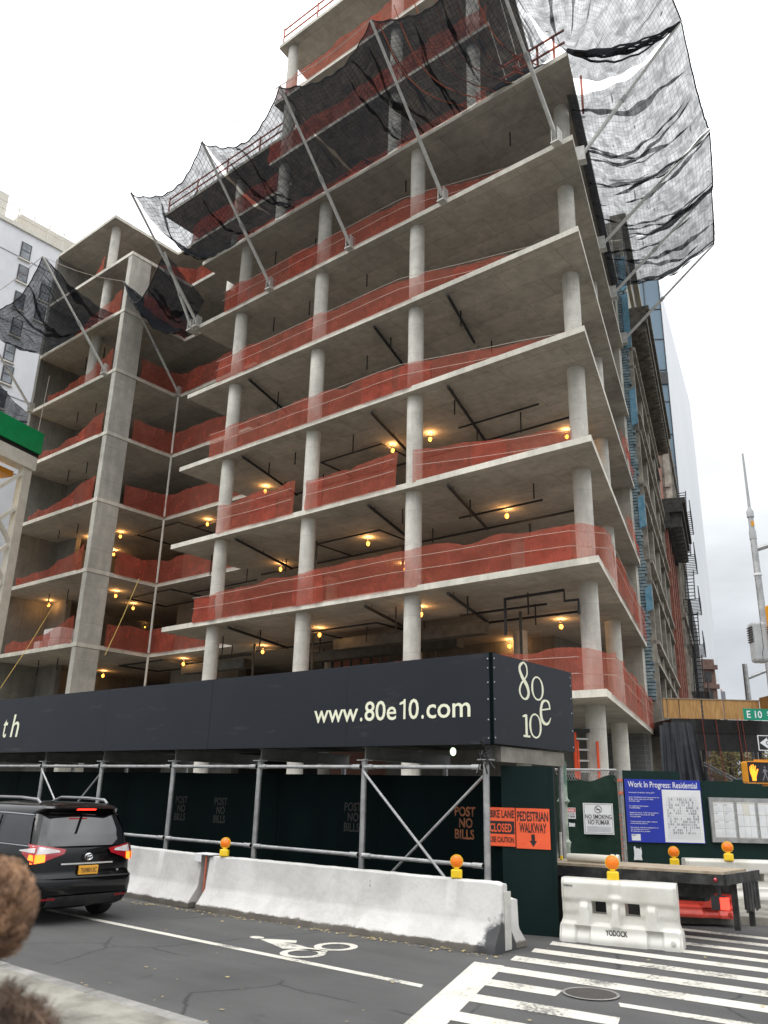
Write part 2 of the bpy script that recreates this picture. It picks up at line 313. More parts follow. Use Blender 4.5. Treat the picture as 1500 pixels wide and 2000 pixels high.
M['sigyellow'] = noise_mat('signal yellow', (.62, .25, .015), (.72, .32, .02), 5, .45)
M['streetgreen'] = noise_mat('street sign green', (.0, .23, .13), (.0, .26, .15), 5, .45)
M['greyplastic'] = noise_mat('grey housing', (.34, .35, .35), (.42, .42, .42), 5, .5)
M['limestone'] = noise_mat('limestone', (.17, .15, .125), (.40, .365, .305), 1.5, .85, bump=.3, detail=9)
M['facadeglass'] = noise_mat('dark window', (.012, .014, .018), (.05, .055, .06), 1.0, .15, spec=.6)
M['darkstone'] = noise_mat('sooty cornice', (.03, .03, .03), (.09, .085, .075), 3, .8, bump=.5)
M['blueboard'] = noise_mat('blue insulation board', (.09, .26, .38), (.2, .38, .5), 4, .7)
M['brown'] = noise_mat('brownstone', (.13, .075, .06), (.24, .15, .12), 2, .85, bump=.3)
M['wplaster'] = noise_mat('pale grey plaster', (.66, .67, .70), (.76, .77, .79), .5, .85, detail=5)
M['wtrim'] = noise_mat('pale railing', (.6, .57, .5), (.7, .67, .6), 3, .7)
M['pane'] = noise_mat('window pane', (.05, .06, .07), (.3, .33, .36), .9, .1, spec=.7)
M['frame'] = noise_mat('dark window frame', (.03, .03, .032), (.05, .05, .05), 6, .5)
M['brightgreen'] = noise_mat('bright green panel', (.0, .24, .07), (.0, .29, .09), 2, .45)
M['creamsteel'] = noise_mat('cream painted steel', (.6, .57, .48), (.72, .69, .6), 2, .6)
M['ladder'] = noise_mat('orange fibreglass', (.75, .07, .015), (.85, .10, .02), 5, .5)
M['skin'] = noise_mat('skin', (.48, .27, .19), (.56, .33, .24), 12, .55)
M['coat'] = noise_mat('brown coat', (.05, .036, .028), (.10, .07, .052), 12, .9)
M['hair'] = noise_mat('brown curly hair', (.05, .022, .010), (.46, .26, .14), 13, .55, detail=3, lo=.3, hi=.7)
M['fur'] = noise_mat('brown fur', (.09, .06, .045), (.34, .23, .16), 14, .8)
M['redrail'] = noise_mat('red oxide steel', (.5, .12, .07), (.62, .2, .12), 4, .6)
M['cable'] = noise_mat('pale wire', (.5, .42, .36), (.6, .52, .45), 9, .6)
M['rope'] = noise_mat('yellow rope', (.6, .42, .1), (.7, .5, .15), 9, .8)
M['leafs'] = noise_mat('fallen leaves', (.3, .22, .07), (.55, .45, .22), 30, .8)
M['foam'] = noise_mat('pale wrapped goods', (.66, .6, .57), (.76, .7, .66), 5, .6)
M['bark'] = noise_mat('bark', (.06, .05, .04), (.14, .12, .1), 12, .9)
M['leaf'] = noise_mat('autumn leaves', (.12, .11, .03), (.3, .24, .07), 5, .7)
def brick_mat(name, c1, c2, mortar, scale=1.0, w=.22, h=.075):
    m, nt, b = newmat(name); N = nt.nodes.new; L = nt.links.new
    tc = N('ShaderNodeTexCoord'); sp = N('ShaderNodeSeparateXYZ'); L(tc.outputs['Object'], sp.inputs[0])
    ad = N('ShaderNodeMath'); L(sp.outputs[0], ad.inputs[0]); L(sp.outputs[1], ad.inputs[1]); cb = N('ShaderNodeCombineXYZ'); L(ad.outputs[0], cb.inputs[0]); L(sp.outputs[2], cb.inputs[1])
    br = N('ShaderNodeTexBrick'); br.inputs['Scale'].default_value = scale; br.inputs['Brick Width'].default_value = w; br.inputs['Row Height'].default_value = h; br.inputs['Mortar Size'].default_value = .012
    br.inputs['Color1'].default_value = (*c1, 1); br.inputs['Color2'].default_value = (*c2, 1); br.inputs['Mortar'].default_value = (*mortar, 1); L(cb.outputs[0], br.inputs['Vector'])
    L(br.outputs[0], b.inputs['Base Color']); setp(b, Roughness=.85); return m
M['brick'] = brick_mat('red brick', (.30, .10, .065), (.38, .15, .1), (.3, .25, .22))
M['cmu'] = brick_mat('concrete block', (.23, .235, .235), (.28, .28, .275), (.36, .36, .35), 1, .4, .2)
def paint_mat():
    m, nt, b = newmat('worn road paint'); N = nt.nodes.new; L = nt.links.new
    tc = N('ShaderNodeTexCoord')
    n1 = N('ShaderNodeTexNoise'); n1.inputs['Scale'].default_value = 22; n1.inputs['Detail'].default_value = 6; n1.inputs['Roughness'].default_value = .7; L(tc.outputs['Object'], n1.inputs['Vector'])
    n2 = N('ShaderNodeTexNoise'); n2.inputs['Scale'].default_value = 1.6; n2.inputs['Detail'].default_value = 6; L(tc.outputs['Object'], n2.inputs['Vector'])
    ad = N('ShaderNodeMath'); L(n1.outputs[0], ad.inputs[0]); L(n2.outputs[0], ad.inputs[1])
    cr = N('ShaderNodeValToRGB'); e = cr.color_ramp.elements; e[0].position = .80; e[0].color = (.13, .127, .12, 1); e[1].position = .90; e[1].color = (.46, .44, .385, 1)
    e = cr.color_ramp.elements.new(1.2 if False else .99); e.color = (.58, .555, .49, 1)
    L(ad.outputs[0], cr.inputs[0]); L(cr.outputs[0], b.inputs['Base Color']); setp(b, Roughness=.75); return m
M['paint'] = paint_mat()
def barrier_mat():
    m, nt, b = newmat('whitewashed barrier concrete'); N = nt.nodes.new; L = nt.links.new
    tc = N('ShaderNodeTexCoord'); sp = N('ShaderNodeSeparateXYZ'); L(tc.outputs['Object'], sp.inputs[0])
    def noise(s, d, r): 
        n = N('ShaderNodeTexNoise'); n.inputs['Scale'].default_value = s; n.inputs['Detail'].default_value = d; n.inputs['Roughness'].default_value = r; L(tc.outputs['Object'], n.inputs['Vector']); return n.outputs[0]
    cr = N('ShaderNodeValToRGB'); e = cr.color_ramp.elements; e[0].position = .3; e[0].color = (.42, .41, .385, 1); e[1].position = .62; e[1].color = (.60, .59, .57, 1); L(noise(1.4, 9, .68), cr.inputs[0])
    # scuffed bare footing near the ground, scattered dark chips
    z = N('ShaderNodeMapRange'); z.inputs[1].default_value = .17; z.inputs[2].default_value = .03; L(sp.outputs[2], z.inputs[0])
    a = N('ShaderNodeMath'); L(z.outputs[0], a.inputs[0]); L(noise(5, 8, .7), a.inputs[1])
    f = N('ShaderNodeMapRange'); f.inputs[1].default_value = 1.0; f.inputs[2].default_value = 1.16; L(a.outputs[0], f.inputs[0])
    mx = N('ShaderNodeMixRGB'); mx.inputs[2].default_value = (.14, .125, .105, 1); L(f.outputs[0], mx.inputs[0]); L(cr.outputs[0], mx.inputs[1])
    c2 = N('ShaderNodeMapRange'); c2.inputs[1].default_value = .665; c2.inputs[2].default_value = .69; L(noise(6, 7, .75), c2.inputs[0])
    m2 = N('ShaderNodeMixRGB'); m2.inputs[2].default_value = (.22, .2, .18, 1); L(c2.outputs[0], m2.inputs[0]); L(mx.outputs[0], m2.inputs[1])
    L(m2.outputs[0], b.inputs['Base Color']); setp(b, Roughness=.8)
    bp = N('ShaderNodeBump'); bp.inputs['Strength'].default_value = .35; bp.inputs['Distance'].default_value = .02; L(noise(12, 6, .6), bp.inputs['Height']); L(bp.outputs[0], b.inputs['Normal'])
    return m
M['barrier'] = barrier_mat()
def amber_mat():
    m, nt, b = newmat('amber lens'); setp(b, **{'Base Color': (.86, .20, .01, 1), 'Roughness': .15, 'Emission Color': (1, .25, .01, 1), 'Emission Strength': .05})
    N = nt.nodes.new; L = nt.links.new; tc = N('ShaderNodeTexCoord'); v = N('ShaderNodeTexVoronoi'); v.inputs['Scale'].default_value = 45; L(tc.outputs['Object'], v.inputs['Vector'])
    bp = N('ShaderNodeBump'); bp.inputs['Strength'].default_value = .5; bp.inputs['Distance'].default_value = .01; L(v.outputs[0], bp.inputs['Height']); L(bp.outputs[0], b.inputs['Normal']); return m
M['amber'] = amber_mat()
# ------------------------------------------------------------------ key dimensions
D, HF, Z3, T = 21.49, 3.795, 4.696, .208
XR, XL, XP, XW, YN = -9.84, -30.52, -37.42, -46.6, 25.7
DR = Vector((-.3015, .9535, 0)); NN = Vector((.9535, .3015, 0)); A = Vector((XR, D, 0)); SE = 15.14
def zk(k): return Z3 + k*HF
def sd_(s, off=0, z=0): return A + DR*s + NN*off + Vector((0, 0, z))
# ------------------------------------------------------------------ ground
def ground():
    m = MB(); m.add([(-400, -300, -.004), (400, -300, -.004), (400, 800, -.004), (-400, 800, -.004)], [(0, 1, 2, 3)])
    g = m.build('ground', M['asphalt']); tag(g, 'dark asphalt ground beyond the crossing', 'ground', kind='structure')
    rd = MB().add([(-90, 4.9, 0), (18, 4.9, 0), (18, 14.5, 0), (-90, 14.5, 0)], [(0, 1, 2, 3)]).build('road', M['asphalt'])
    tag(rd, 'grey asphalt avenue with lane line, bicycle mark and crosswalk', 'road', kind='structure')
    # near pavement with kerb
    k = MB().prism([(-90, -8), (-4.4, -8), (-4.4, 3.6), (-4.9, 4.55), (-5.8, 4.80), (-90, 4.80)], -.1, .125).build('pavement', M['walk'], bevel=.02)
    tag(k, 'pale worn concrete pavement at the lower left corner', 'pavement', kind='structure')
    c = MB()
    for i in range(40):
        x0 = -5.8 - i*1.6; c.box((x0-1.585, 4.803, -.1), (x0, 4.96, .12 + random.uniform(-.004, .004)))
    kb = c.build('kerb', M['curb'], bevel=.02); tag(kb, 'grey kerb stones along the near pavement', 'kerb', kind='structure')
    # far pavement (corner across the side street and under the shed)
    far = [(-5.15, 14.75), (-4.75, 15.1), (-4.2, 15.35), (4, 16.6), (-8, 52), (-60, 52), (-60, 11.6), (-7.2, 11.6), (-6.6, 12.2), (-6.2, 13.2), (-5.7, 14.2)]
    p = MB().prism(far[::-1], -.1, .13).build('pavement', M['walk'], bevel=.02); tag(p, 'dirty concrete pavement on the far corner under the flatbed', 'pavement', kind='structure')
    def strip(name, pts, z=.004):
        return MB().add([(x, y, z) for x, y in pts], [tuple(range(len(pts)))]).build(name, M['paint'], rd)
    strip('lane_line', [(-60, 7.53), (-5.72, 7.64), (-5.78, 7.76), (-60, 7.66)])
    # stop line edge of the crossing, leaning like the side street
    strip('stop_line', [(-4.62, 5.5), (-4.26, 5.5), (-5.72, 9.25), (-6.1, 9.2)])
    ys = [11.21, 10.55, 9.9, 9.2, 8.5, 7.8, 7.1, 6.4]
    for i, y in enumerate(ys):
        w = .30 if i > 1 else .27
        def x_at(yy): return -5.70 + (9.25 - yy)*.389
        x0 = x_at(y) if i > 2 else -6.05 + .1*i
        if i == 4:
            strip('crosswalk_stripe', [(x0, y-w), (-4.55, y-w+.11), (-4.62, y+.1), (x0-.1, y)], .0045)
            strip('crosswalk_stripe', [(-3.9, 8.5-.32+.2), (4, 9.2-.32+.3), (4, 9.5), (-3.98, 8.52)], .0045)
        elif i == 5:
            strip('crosswalk_stripe', [(x0, y-w), (-3.62, y-w+.2), (-3.72, y+.18), (x0-.1, y)], .0045)
        else:
            strip('crosswalk_stripe', [(x0, y-w), (5, y-w+1.05), (5, y+1.05), (x0-.1, y)], .0045)
    for j, y in enumerate([11.85, 12.5, 13.15, 13.8]):
        strip('crosswalk_stripe', [(-5.9+.1*j, y-.22), (5, y+.75), (5, y+1.0), (-5.95+.1*j, y)], .0045)
    # bicycle symbol: measured on the road from the photograph
    m = MB()
    def ring(cx, cy, rx, ry, t, rot=0, n=28):
        vs = []
        for k in range(n):
            a = 2*pi*k/n; c_, s_ = cos(a), sin(a)
            for q in (1, 1-t):
                X, Y = rx*q*c_, ry*q*s_; vs.append((cx + X*cos(rot)-Y*sin(rot), cy + X*sin(rot)+Y*cos(rot), .005))
        m.add(vs, [(2*k, 2*((k+1) % n), 2*((k+1) % n)+1, 2*k+1) for k in range(n)])
    def P(x, y): q = onz(400+x/2.5, 1600+y/2.5); return (q.x, q.y, .005)
    def el(px, py, rx, ry, t):   # ellipse traced from its photo box
        n = 30; vs = []
        for k in range(n):
            a = 2*pi*k/n
            for q in (1, 1-t): vs.append(P(px+rx*q*cos(a), py+ry*q*sin(a)))
        m.add(vs, [(2*k, 2*((k+1) % n), 2*((k+1) % n)+1, 2*k+1) for k in range(n)])
    el(640, 624, 108, 20, .34); el(479, 657, 114, 22, .34)
    m.add([P(*q) for q in [(270, 588), (300, 586), (450, 594), (446, 606), (380, 603), (470, 618), (500, 628), (600, 640), (598, 650), (520, 644), (440, 634), (380, 634), (330, 612)]], [tuple(range(13))])
    m.add([P(*q) for q in [(219, 576), (232, 572), (262, 573), (290, 578), (286, 584), (250, 585), (224, 581)]], [tuple(range(7))])
    m.build('bicycle_symbol', M['paint'], rd)
    # manhole cover
    c = onz(1154, 1943); mh = empty('manhole_cover', (c.x, c.y, 0), 'round iron manhole cover set in the crosswalk', 'manhole cover')
    MB().lathe([(.25, .002), (.25, .012), (.001, .012)], Matrix.Translation((c.x, c.y, 0)), 32).build('cover', noise_mat('manhole iron', (.04, .036, .033), (.075, .068, .06), 20, .6, metal=.3, bump=.9, bscale=18, stretch=(1, 4, 1)), mh)
    n = 32; vs = []
    for k in range(n):
        a = 2*pi*k/n; vs += [(c.x+.255*cos(a), c.y+.255*sin(a), .014), (c.x+.285*cos(a), c.y+.285*sin(a), .014)]
    MB().add(vs, [(2*k, 2*k+1, 2*((k+1) % n)+1, 2*((k+1) % n)) for k in range(n)]).build('ring', M['curb'], mh)
    # dry leaves and scraps along the barrier foot and the gutter
    m = MB(); rnd = random.Random(3)
    for i in range(420):
        if i < 300: x = rnd.uniform(-14, -5.9); y = 9.36 + (x+11.65)*.06 - abs(rnd.gauss(0, .10)) - .02
        elif i < 350: x = rnd.uniform(-12, -5.8); y = 4.97 + abs(rnd.gauss(0, .25))
        else: x = rnd.uniform(-11, -2); y = rnd.uniform(5.2, 12)
        s = rnd.uniform(.012, .035); a = rnd.uniform(0, 6.28); z = .012 + rnd.uniform(0, .01)
        d1 = Vector((cos(a), sin(a), rnd.uniform(-.2, .2)))*s; d2 = Vector((-sin(a), cos(a), rnd.uniform(-.2, .2)))*s*.5
        p = Vector((x, y, z)); m.add([p-d1, p+d2, p+d1, p-d2], [(0, 1, 2, 3)])
    tag(m.build('fallen_leaves', M['leafs']), 'dry leaf litter scattered along the barrier foot and road', 'leaf litter', kind='stuff')
ground()
# ------------------------------------------------------------------ the concrete building
B = empty('unfinished_building', (-28, 28, 0), 'unfinished concrete tower frame with open floors on the street corner', 'building')
END = sd_(SE)
def building():
    full = [(XW, D), (XP, D), (XP, YN), (XL, YN), (XL, D), (XR, D), (END.x, END.y), (XW, END.y + .2)]
    back = END.y + .2
    tr = Vector((-13.12, D, 0)); trb = tr + DR*14.6
    polys = {k: full for k in range(7)}
    polys[7] = [(XW, D), (XP, D), (XP, YN), (-34.15, YN), (-34.15, 23.1), (-25.9, 23.1), (-25.9, D), (tr.x, tr.y), (trb.x, trb.y), (XW, back)]
    polys[8] = [(XW, D), (-40, D), (-40, 26.2), (-37.5, 26.2), (-37.5, 23.3), (-25.9, 23.3), (-25.9, D), (tr.x, tr.y), (trb.x, trb.y), (XW, back)]
    polys[9] = [(-25.9, D), (tr.x, tr.y), (trb.x, trb.y), (-27.5, back)]
    for k, p in polys.items():
        # one slab mesh, two materials: edge band in a paler concrete than the caps
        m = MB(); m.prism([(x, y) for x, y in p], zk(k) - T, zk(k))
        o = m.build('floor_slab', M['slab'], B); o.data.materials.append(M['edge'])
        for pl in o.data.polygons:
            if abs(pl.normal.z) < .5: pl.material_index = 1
    g = MB().prism([(x+.0, y) for x, y in full], .0, .16).build('ground_slab', M['wallc'], B)
    def colm(x, y, k0, k1, r=.30):
        for k in range(k0, k1):
            z0 = zk(k) if k >= 0 else .16
            m = MB().cyl((x, y, z0), (x, y, zk(k+1) - T), r, 24)
            m.build('column', M['colm'], B, smooth=True)
    for x in (-17.03, -22.31, -27.65): colm(x, 22.07, -1, 6)
    colm(-11.23, 23.62, -1, 6); colm(-13.22, 29.75, -1, 6)
    for x in (-17.2, -22.6, -28): colm(x, 29.6, -1, 4, .29)
    for x in (-14.2, -18.3, -25.3): colm(x, 22.0, 6, 9, .28)
    colm(-31.5, 24.2, 6, 8, .26)
    colm(-40.9, 22.2, 6, 8, .28)
    colm(-41.3, 22.2, 5, 6, .3)
    # rectangular pier at the notch corner
    for k in range(-1, 7):
        z0 = zk(k) if k >= 0 else .16
        MB().box((XP-.42, D+.03, z0), (XP-.03, D+1.35, zk(k+1)-T)).build('pier', M['pier'], B, bevel=.02)
    # slim shoring posts in the notch corner
    for k in range(0, 5):
        MB().cyl((XP+.12, YN-.08, zk(k)), (XP+.12, YN-.08, zk(k+1)-T), .06, 8).build('shoring_post', M['wtrim'], B)
    # party wall, end wall, core walls, back wall
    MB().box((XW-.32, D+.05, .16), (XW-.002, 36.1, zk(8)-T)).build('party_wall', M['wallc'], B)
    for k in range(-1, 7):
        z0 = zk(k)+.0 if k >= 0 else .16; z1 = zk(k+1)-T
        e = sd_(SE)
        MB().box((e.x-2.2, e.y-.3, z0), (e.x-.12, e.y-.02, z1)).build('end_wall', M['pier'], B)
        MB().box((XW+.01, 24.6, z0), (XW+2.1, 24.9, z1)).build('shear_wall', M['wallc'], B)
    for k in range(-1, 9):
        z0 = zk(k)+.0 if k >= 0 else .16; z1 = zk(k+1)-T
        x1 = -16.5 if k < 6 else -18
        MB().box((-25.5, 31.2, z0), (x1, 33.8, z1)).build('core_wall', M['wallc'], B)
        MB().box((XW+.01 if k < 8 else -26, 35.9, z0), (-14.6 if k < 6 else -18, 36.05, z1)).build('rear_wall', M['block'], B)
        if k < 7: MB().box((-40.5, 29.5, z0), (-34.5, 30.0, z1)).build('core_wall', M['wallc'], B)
    # sprinkler mains and branches under the lower soffits
    for k in (1, 2, 3, 4):
        z = zk(k) - T - .17
        for x0 in (-15.3, -18.9, -26.35):
            m = MB()
            p0 = Vector((x0, D+.25, z)); L_ = 5.2 if k < 4 else 3.6
            m.tube([p0, p0 + DR*L_], .06, 8)
            for q in (.6, 2.4, 4.2): m.tube([p0+DR*q, p0+DR*q+Vector((0, 0, .17))], .012, 5)
            m.build('sprinkler_pipe', M['iron'], B)
        if k < 4:
            for pts, r_ in (([(-30, 26.6, z), (-12.8, 26.6, z)], .045), ([(-24, 26.6, z), (-24, 24.3, z), (-20.5, 24.3, z), (-20.5, 26.6, z)], .04), ([(-17, 24.9, z), (-13.4, 24.9, z)], .04), ([(-40.5, 26, z), (-36.5, 26, z), (-36.5, 28.6, z), (-40.5, 28.6, z), (-40.5, 26, z)], .05), ([(-36.5, 27.2, z), (-31, 27.2, z)], .04)):
                MB().tube(pts, r_, 6).build('sprinkler_pipe', M['iron'], B)
    z = zk(1)-T-.3
    MB().tube([(-13.9, 23.0, z-1.2), (-13.9, 23.0, z), (-13.9, 23.0, z), (-11.7, 22.9, z), (-11.7, 22.9, z-.35), (-11.25, 22.95, z-.35), (-11.25, 22.95, z-.8)], .05, 8).build('drain_pipe', M['iron'], B)
    # hanging conduit stubs
    rnd = random.Random(11); n = 0
    for k in range(1, 7):
        for x in (-13.4, -15.6, -18.6, -20.7, -24.2, -26.2, -29.3):
            for y in (23.4, 25.6):
                if n > 70 or rnd.random() < .28: continue
                xx, yy = x + rnd.uniform(-.5, .5) - (y-23)*.3, y + rnd.uniform(-.4, .4); L_ = rnd.uniform(.55, .95)
                m = MB().tube([(xx, yy, zk(k)-T), (xx, yy, zk(k)-T-L_)], .028, 6); m.build('conduit_stub', M['iron'], B); n += 1
        for x in (-44, -42, -39.6):
            m = MB().tube([(x, 23.2, zk(k)-T), (x, 23.2, zk(k)-T-rnd.uniform(.5, .9))], .03, 6); m.build('conduit_stub', M['iron'], B)
    # ducts, stud frames and shoring on the lowest floors
    for x0, x1, y0, k in ((-28, -19, 27.6, 0), (-24, -16.5, 25.6, 0), (-36.5, -31.5, 27.2, 0)):
        MB().box((x0, y0, zk(k+1)-T-.75), (x1, y0+.5, zk(k+1)-T-.3)).build('duct', M['beam'], B)
    for x, y, k in ((-19.4, 25.2, 0), (-20.6, 26.4, 0), (-25.0, 25.4, 0), (-29.2, 25.8, 0), (-15.2, 26.2, 0), (-34, 27.5, 0), (-24.1, 24.4, 1), (-15.4, 27.5, 1), (-21.4, 27.0, 1)):
        MB().cyl((x, y, zk(k)), (x, y, zk(k+1)-T), .055, 8).build('shoring_post', M['beam'], B)
    m = MB()
    for i in range(12): m.box((-27.5+i*.6, 28.6, zk(0)), (-27.44+i*.6, 28.72, zk(1)-T))
    m.box((-27.5, 28.59, zk(0)+.001), (-20.8, 28.73, zk(0)+.06)); m.build('stud_frame', M['beam'], B)
    # blue insulation boards and rough joint at the end of the side face
    m = MB()
    rnd = random.Random(5)
    for i in range(150):
        z = 6 + i*.155; w = rnd.uniform(.16, .3)
        c = sd_(SE+.12, 0, z); m.add([c+NN*(-.15), c+NN*(w-.05), c+DR*.3+NN*(w-.05), c+DR*.3-NN*.15, c+NN*(-.15)+Vector((0, 0, .12)), c+NN*(w-.05)+Vector((0, 0, .12)), c+DR*.3+NN*(w-.05)+Vector((0, 0, .12)), c+DR*.3-NN*.15+Vector((0, 0, .12))], [(0,3,2,1),(4,5,6,7),(0,1,5,4),(1,2,6,5),(2,3,7,6),(3,0,4,7)])
    m.build('joint_rubble', noise_mat('rough joint', (.10, .16, .19), (.34, .42, .45), 3, .9, bump=.5), B)
    for z0, z1 in ((23.5, 26.8), (26.9, 29), (19.2, 21.3), (13.9, 15.6), (9.9, 11.2)):
        c = sd_(SE+.06, .10, 0); c2 = c + DR*.1 + NN*.30
        MB().add([c+Vector((0,0,z0)), c+NN*.30+Vector((0,0,z0+.15)), c+NN*.30+Vector((0,0,z1)), c+Vector((0,0,z1-.2)), c+DR*.1+Vector((0,0,z0)), c2+Vector((0,0,z0+.15)), c2+Vector((0,0,z1)), c+DR*.1+Vector((0,0,z1-.2))],
            [(0,1,2,3),(7,6,5,4),(0,4,5,1),(1,5,6,2),(2,6,7,3),(3,7,4,0)]).build('insulation_board', M['blueboard'], B)
    MB().box((END.x-3, END.y-.9, .16), (END.x-.1, END.y-.32, zk(0)-T)).build('block_wall', M['cmu'], B)
building()
# ------------------------------------------------------------------ orange nets
ORD = ['lowest floor above the hood', 'second floor above the hood', 'third floor above the hood', 'fourth floor above the hood', 'fifth floor above the hood', 'sixth floor above the hood', 'seventh floor above the hood', 'eighth floor above the hood']
def path_points(path, step):
    pts = []; 
    for a, b in zip(path, path[1:]):
        a, b = Vector((*a, 0)), Vector((*b, 0)); n = max(1, int((b-a).length/step))
        for i in range(n): pts.append(a.lerp(b, i/n))
    pts.append(Vector((*path[-1], 0))); return pts
def net(path, z, hs, label, seed=0, cables=True, step=.3, sag=.08, grp='orange safety nets along the slab edges'):
    rnd = random.Random(seed); pts = path_points(path, step); n = len(pts); nv = 7
    ph = [rnd.uniform(0, 6.28) for _ in range(6)]; sag = max(.04, sag*rnd.uniform(.3, 1.0)); gp = [(rnd.random(), rnd.uniform(.02, .14)) for _ in range(3)]
    L_ = [0]
    for i in range(1, n): L_.append(L_[-1] + (pts[i]-pts[i-1]).length)
    tot = L_[-1]
    # height along the run interpolates hs
    def hh(u):
        q = u*(len(hs)-1); i = min(int(q), len(hs)-2); return hs[i]*(1-(q-i)) + hs[i+1]*(q-i)
    vs = []
    for j in range(nv+1):
        v = j/nv
        for i, p in enumerate(pts):
            d = (pts[min(i+1, n-1)] - pts[max(i-1, 0)]).normalized(); nr = Vector((d.y, -d.x, 0)); s = L_[i]
            h = hh(s/tot) - sag*abs(sin(s*pi/2.65 + ph[0])) + .03*sin(s*3.1+ph[1]) - sum(g_*max(0, 1-abs(s/tot-q_)*tot/.9)**2 for q_, g_ in gp)
            off = .05*sin(s*1.7+ph[2]+v*1.3) + .035*sin(s*4.3+ph[3]-v*2) + .02*sin(s*9+ph[4]+v*5)
            vs.append(p + nr*(.06 + off*(.3+v*.7)) + Vector((0, 0, z - .05 + v*h)))
    o = MB(); o.add(vs, [(j*n+i, j*n+i+1, (j+1)*n+i+1, (j+1)*n+i) for j in range(nv) for i in range(n-1)])
    c = pts[n//2]; e = empty('safety_net', (c.x, c.y, z), label, 'safety net', grp)
    o.build('netting', M['orange'], e, smooth=True, angle=None)
    for q_ in range(max(1, int(tot/6))):
        i0 = rnd.randrange(0, max(1, n-6)); i1 = min(n-1, i0 + rnd.randrange(2, 6)); w_ = i1-i0+1
        if w_ < 2: continue
        m2 = MB(); d = (pts[i1]-pts[i0]).normalized(); nr = Vector((d.y, -d.x, 0)); m2.v = [vs[j*n+i] + nr*(.02+.03*sin(i*1.9+j)) - Vector((0, 0, .02*j*rnd.random())) for j in range(nv+1) for i in range(i0, i1+1)]
        m2.f = [(j*w_+i, j*w_+i+1, (j+1)*w_+i+1, (j+1)*w_+i) for j in range(nv) for i in range(w_-1)]; m2.build('overlap', M['orange'], e, smooth=True, angle=None)
    if cables:
        m = MB()
        for q in (.55, 1.02):
            pp = []
            for i in range(0, n, 3):
                d = (pts[min(i+1, n-1)] - pts[max(i-1, 0)]).normalized(); nr = Vector((d.y, -d.x, 0))
                pp.append(pts[i] + nr*.16 + Vector((0, 0, z + q*min(1, hh(L_[i]/tot)/1.1) - .04*abs(sin(L_[i]*pi/5.3)))))
            if len(pp) > 1: m.tube(pp, .009, 4)
        m.build('guard_cable', M['cable'], e)
    return e
for k in range(0, 6):
    y0 = D + .02
    path = [(-28.35, y0), (-22.3, y0), (-17, y0)]
    if k >= 2: path += [(-11.0, 23.05)]
    else: path += [(-10.55, D+.45)]
    hs = [1.15, 1.2, 1.3, 1.3] if k < 3 else [1.25, 1.2, 1.05, .95]
    if k == 2:
        net([(-27.35, y0), (-22.65, y0)], zk(k), [1.3, 1.45], 'orange safety net left of the second round column, third floor above the hood', 31)
        net([(-21.95, y0), (-17.4, y0)], zk(k), [1.25, 1.4], 'orange safety net between the two middle round columns, third floor above the hood', 32)
        net([(-16.65, y0), (-11.2, 23.0)], zk(k), [1.3, 1.2], 'orange safety net left of the corner column, third floor above the hood', 33)
        continue
    if k <= 1:
        path += [tuple(sd_(1.2, 0)[:2]), tuple(sd_(SE-.5, 0)[:2])]
        hs = [1.15, 1.25, 1.35, 1.4, 1.3, 1.3, 1.3, 1.2, 1.2] if k == 1 else [1.2, 1.3, 1.35, 1.35, 1.35, 1.35, 1.35]
    net(path, zk(k), hs, 'orange safety net along the main front' + (' and round the corner' if k < 2 else '') + ', ' + ORD[k], k)
for k in range(1, 6):   # left wing front and notch
    net([(XP+.02, D+1.5), (XP+.02, YN), (XL+.6, YN-.02)], zk(k), [1.25, 1.35, 1.3, 1.25], 'orange safety net round the inner notch corner, ' + ORD[k], 50+k, cables=False)
    net([(-45.2, D+.35), (-41, D+.12), (XP-.45, D+.03)], zk(k), [.75, .7, 1.5], 'orange safety net sagging across the left wing front, ' + ORD[k], 70+k, cables=False, sag=.25)
net([(-43, D+.3), (XP-.45, D+.03)], zk(6), [.6, 1.5], 'orange safety net on the left wing front, beside the black debris net', 81, cables=False)
net([(XP, D+1.4), (XP, YN)], zk(6), [1.3, 1.2], 'orange safety net on the notch side, behind the pier top', 82, cables=False)
net([(-42.5, D+.5), (-40.6, D+.1)], zk(7), [.4, 1.3], 'small orange safety net below the set-back roof of the left wing', 83, cables=False)
net([(-40, D+1.2), (-37.4, YN+.3), (-34.2, YN), (-34.1, 23.15), (-31, 23.12)], zk(7), [1.2, 1.3, 1.2], 'orange safety net on the set-back terrace left of the black debris nets', 84, cables=False)
net([(-36.9, D+.8), (-36.8, 24)], zk(6), [1.2, 1.2], 'orange safety net scrap hanging at the notch below the terrace', 85, cables=False)
net([(-33.5, 23.12), (-25.95, 23.12), (-25.9, D+.05), (-13.2, D+.02)], zk(7), [1.2, 1.2, 1.1, 1.1], 'orange safety net on the eighth floor behind the black debris nets', 86, cables=False)
net([(-25.8, D+.03), (-13.2, D+.02)], zk(8), [.9, 1.2, 1.2], 'orange safety net on the tower floor under the top slab', 87, cables=False)
net([(-28.5, D+.6), (-13.5, D+.4)], zk(6), [1.0, 1.0], 'orange safety net on the seventh floor behind the lower edge of the black nets', 88, cables=False)
for k in (2, 3):
    net([tuple(sd_(9.5, 0)[:2]), tuple(sd_(SE-.6, 0)[:2])], zk(k), [.7, .8, .5], 'torn orange net scrap at the far side end, ' + ORD[k], 90+k, cables=False)
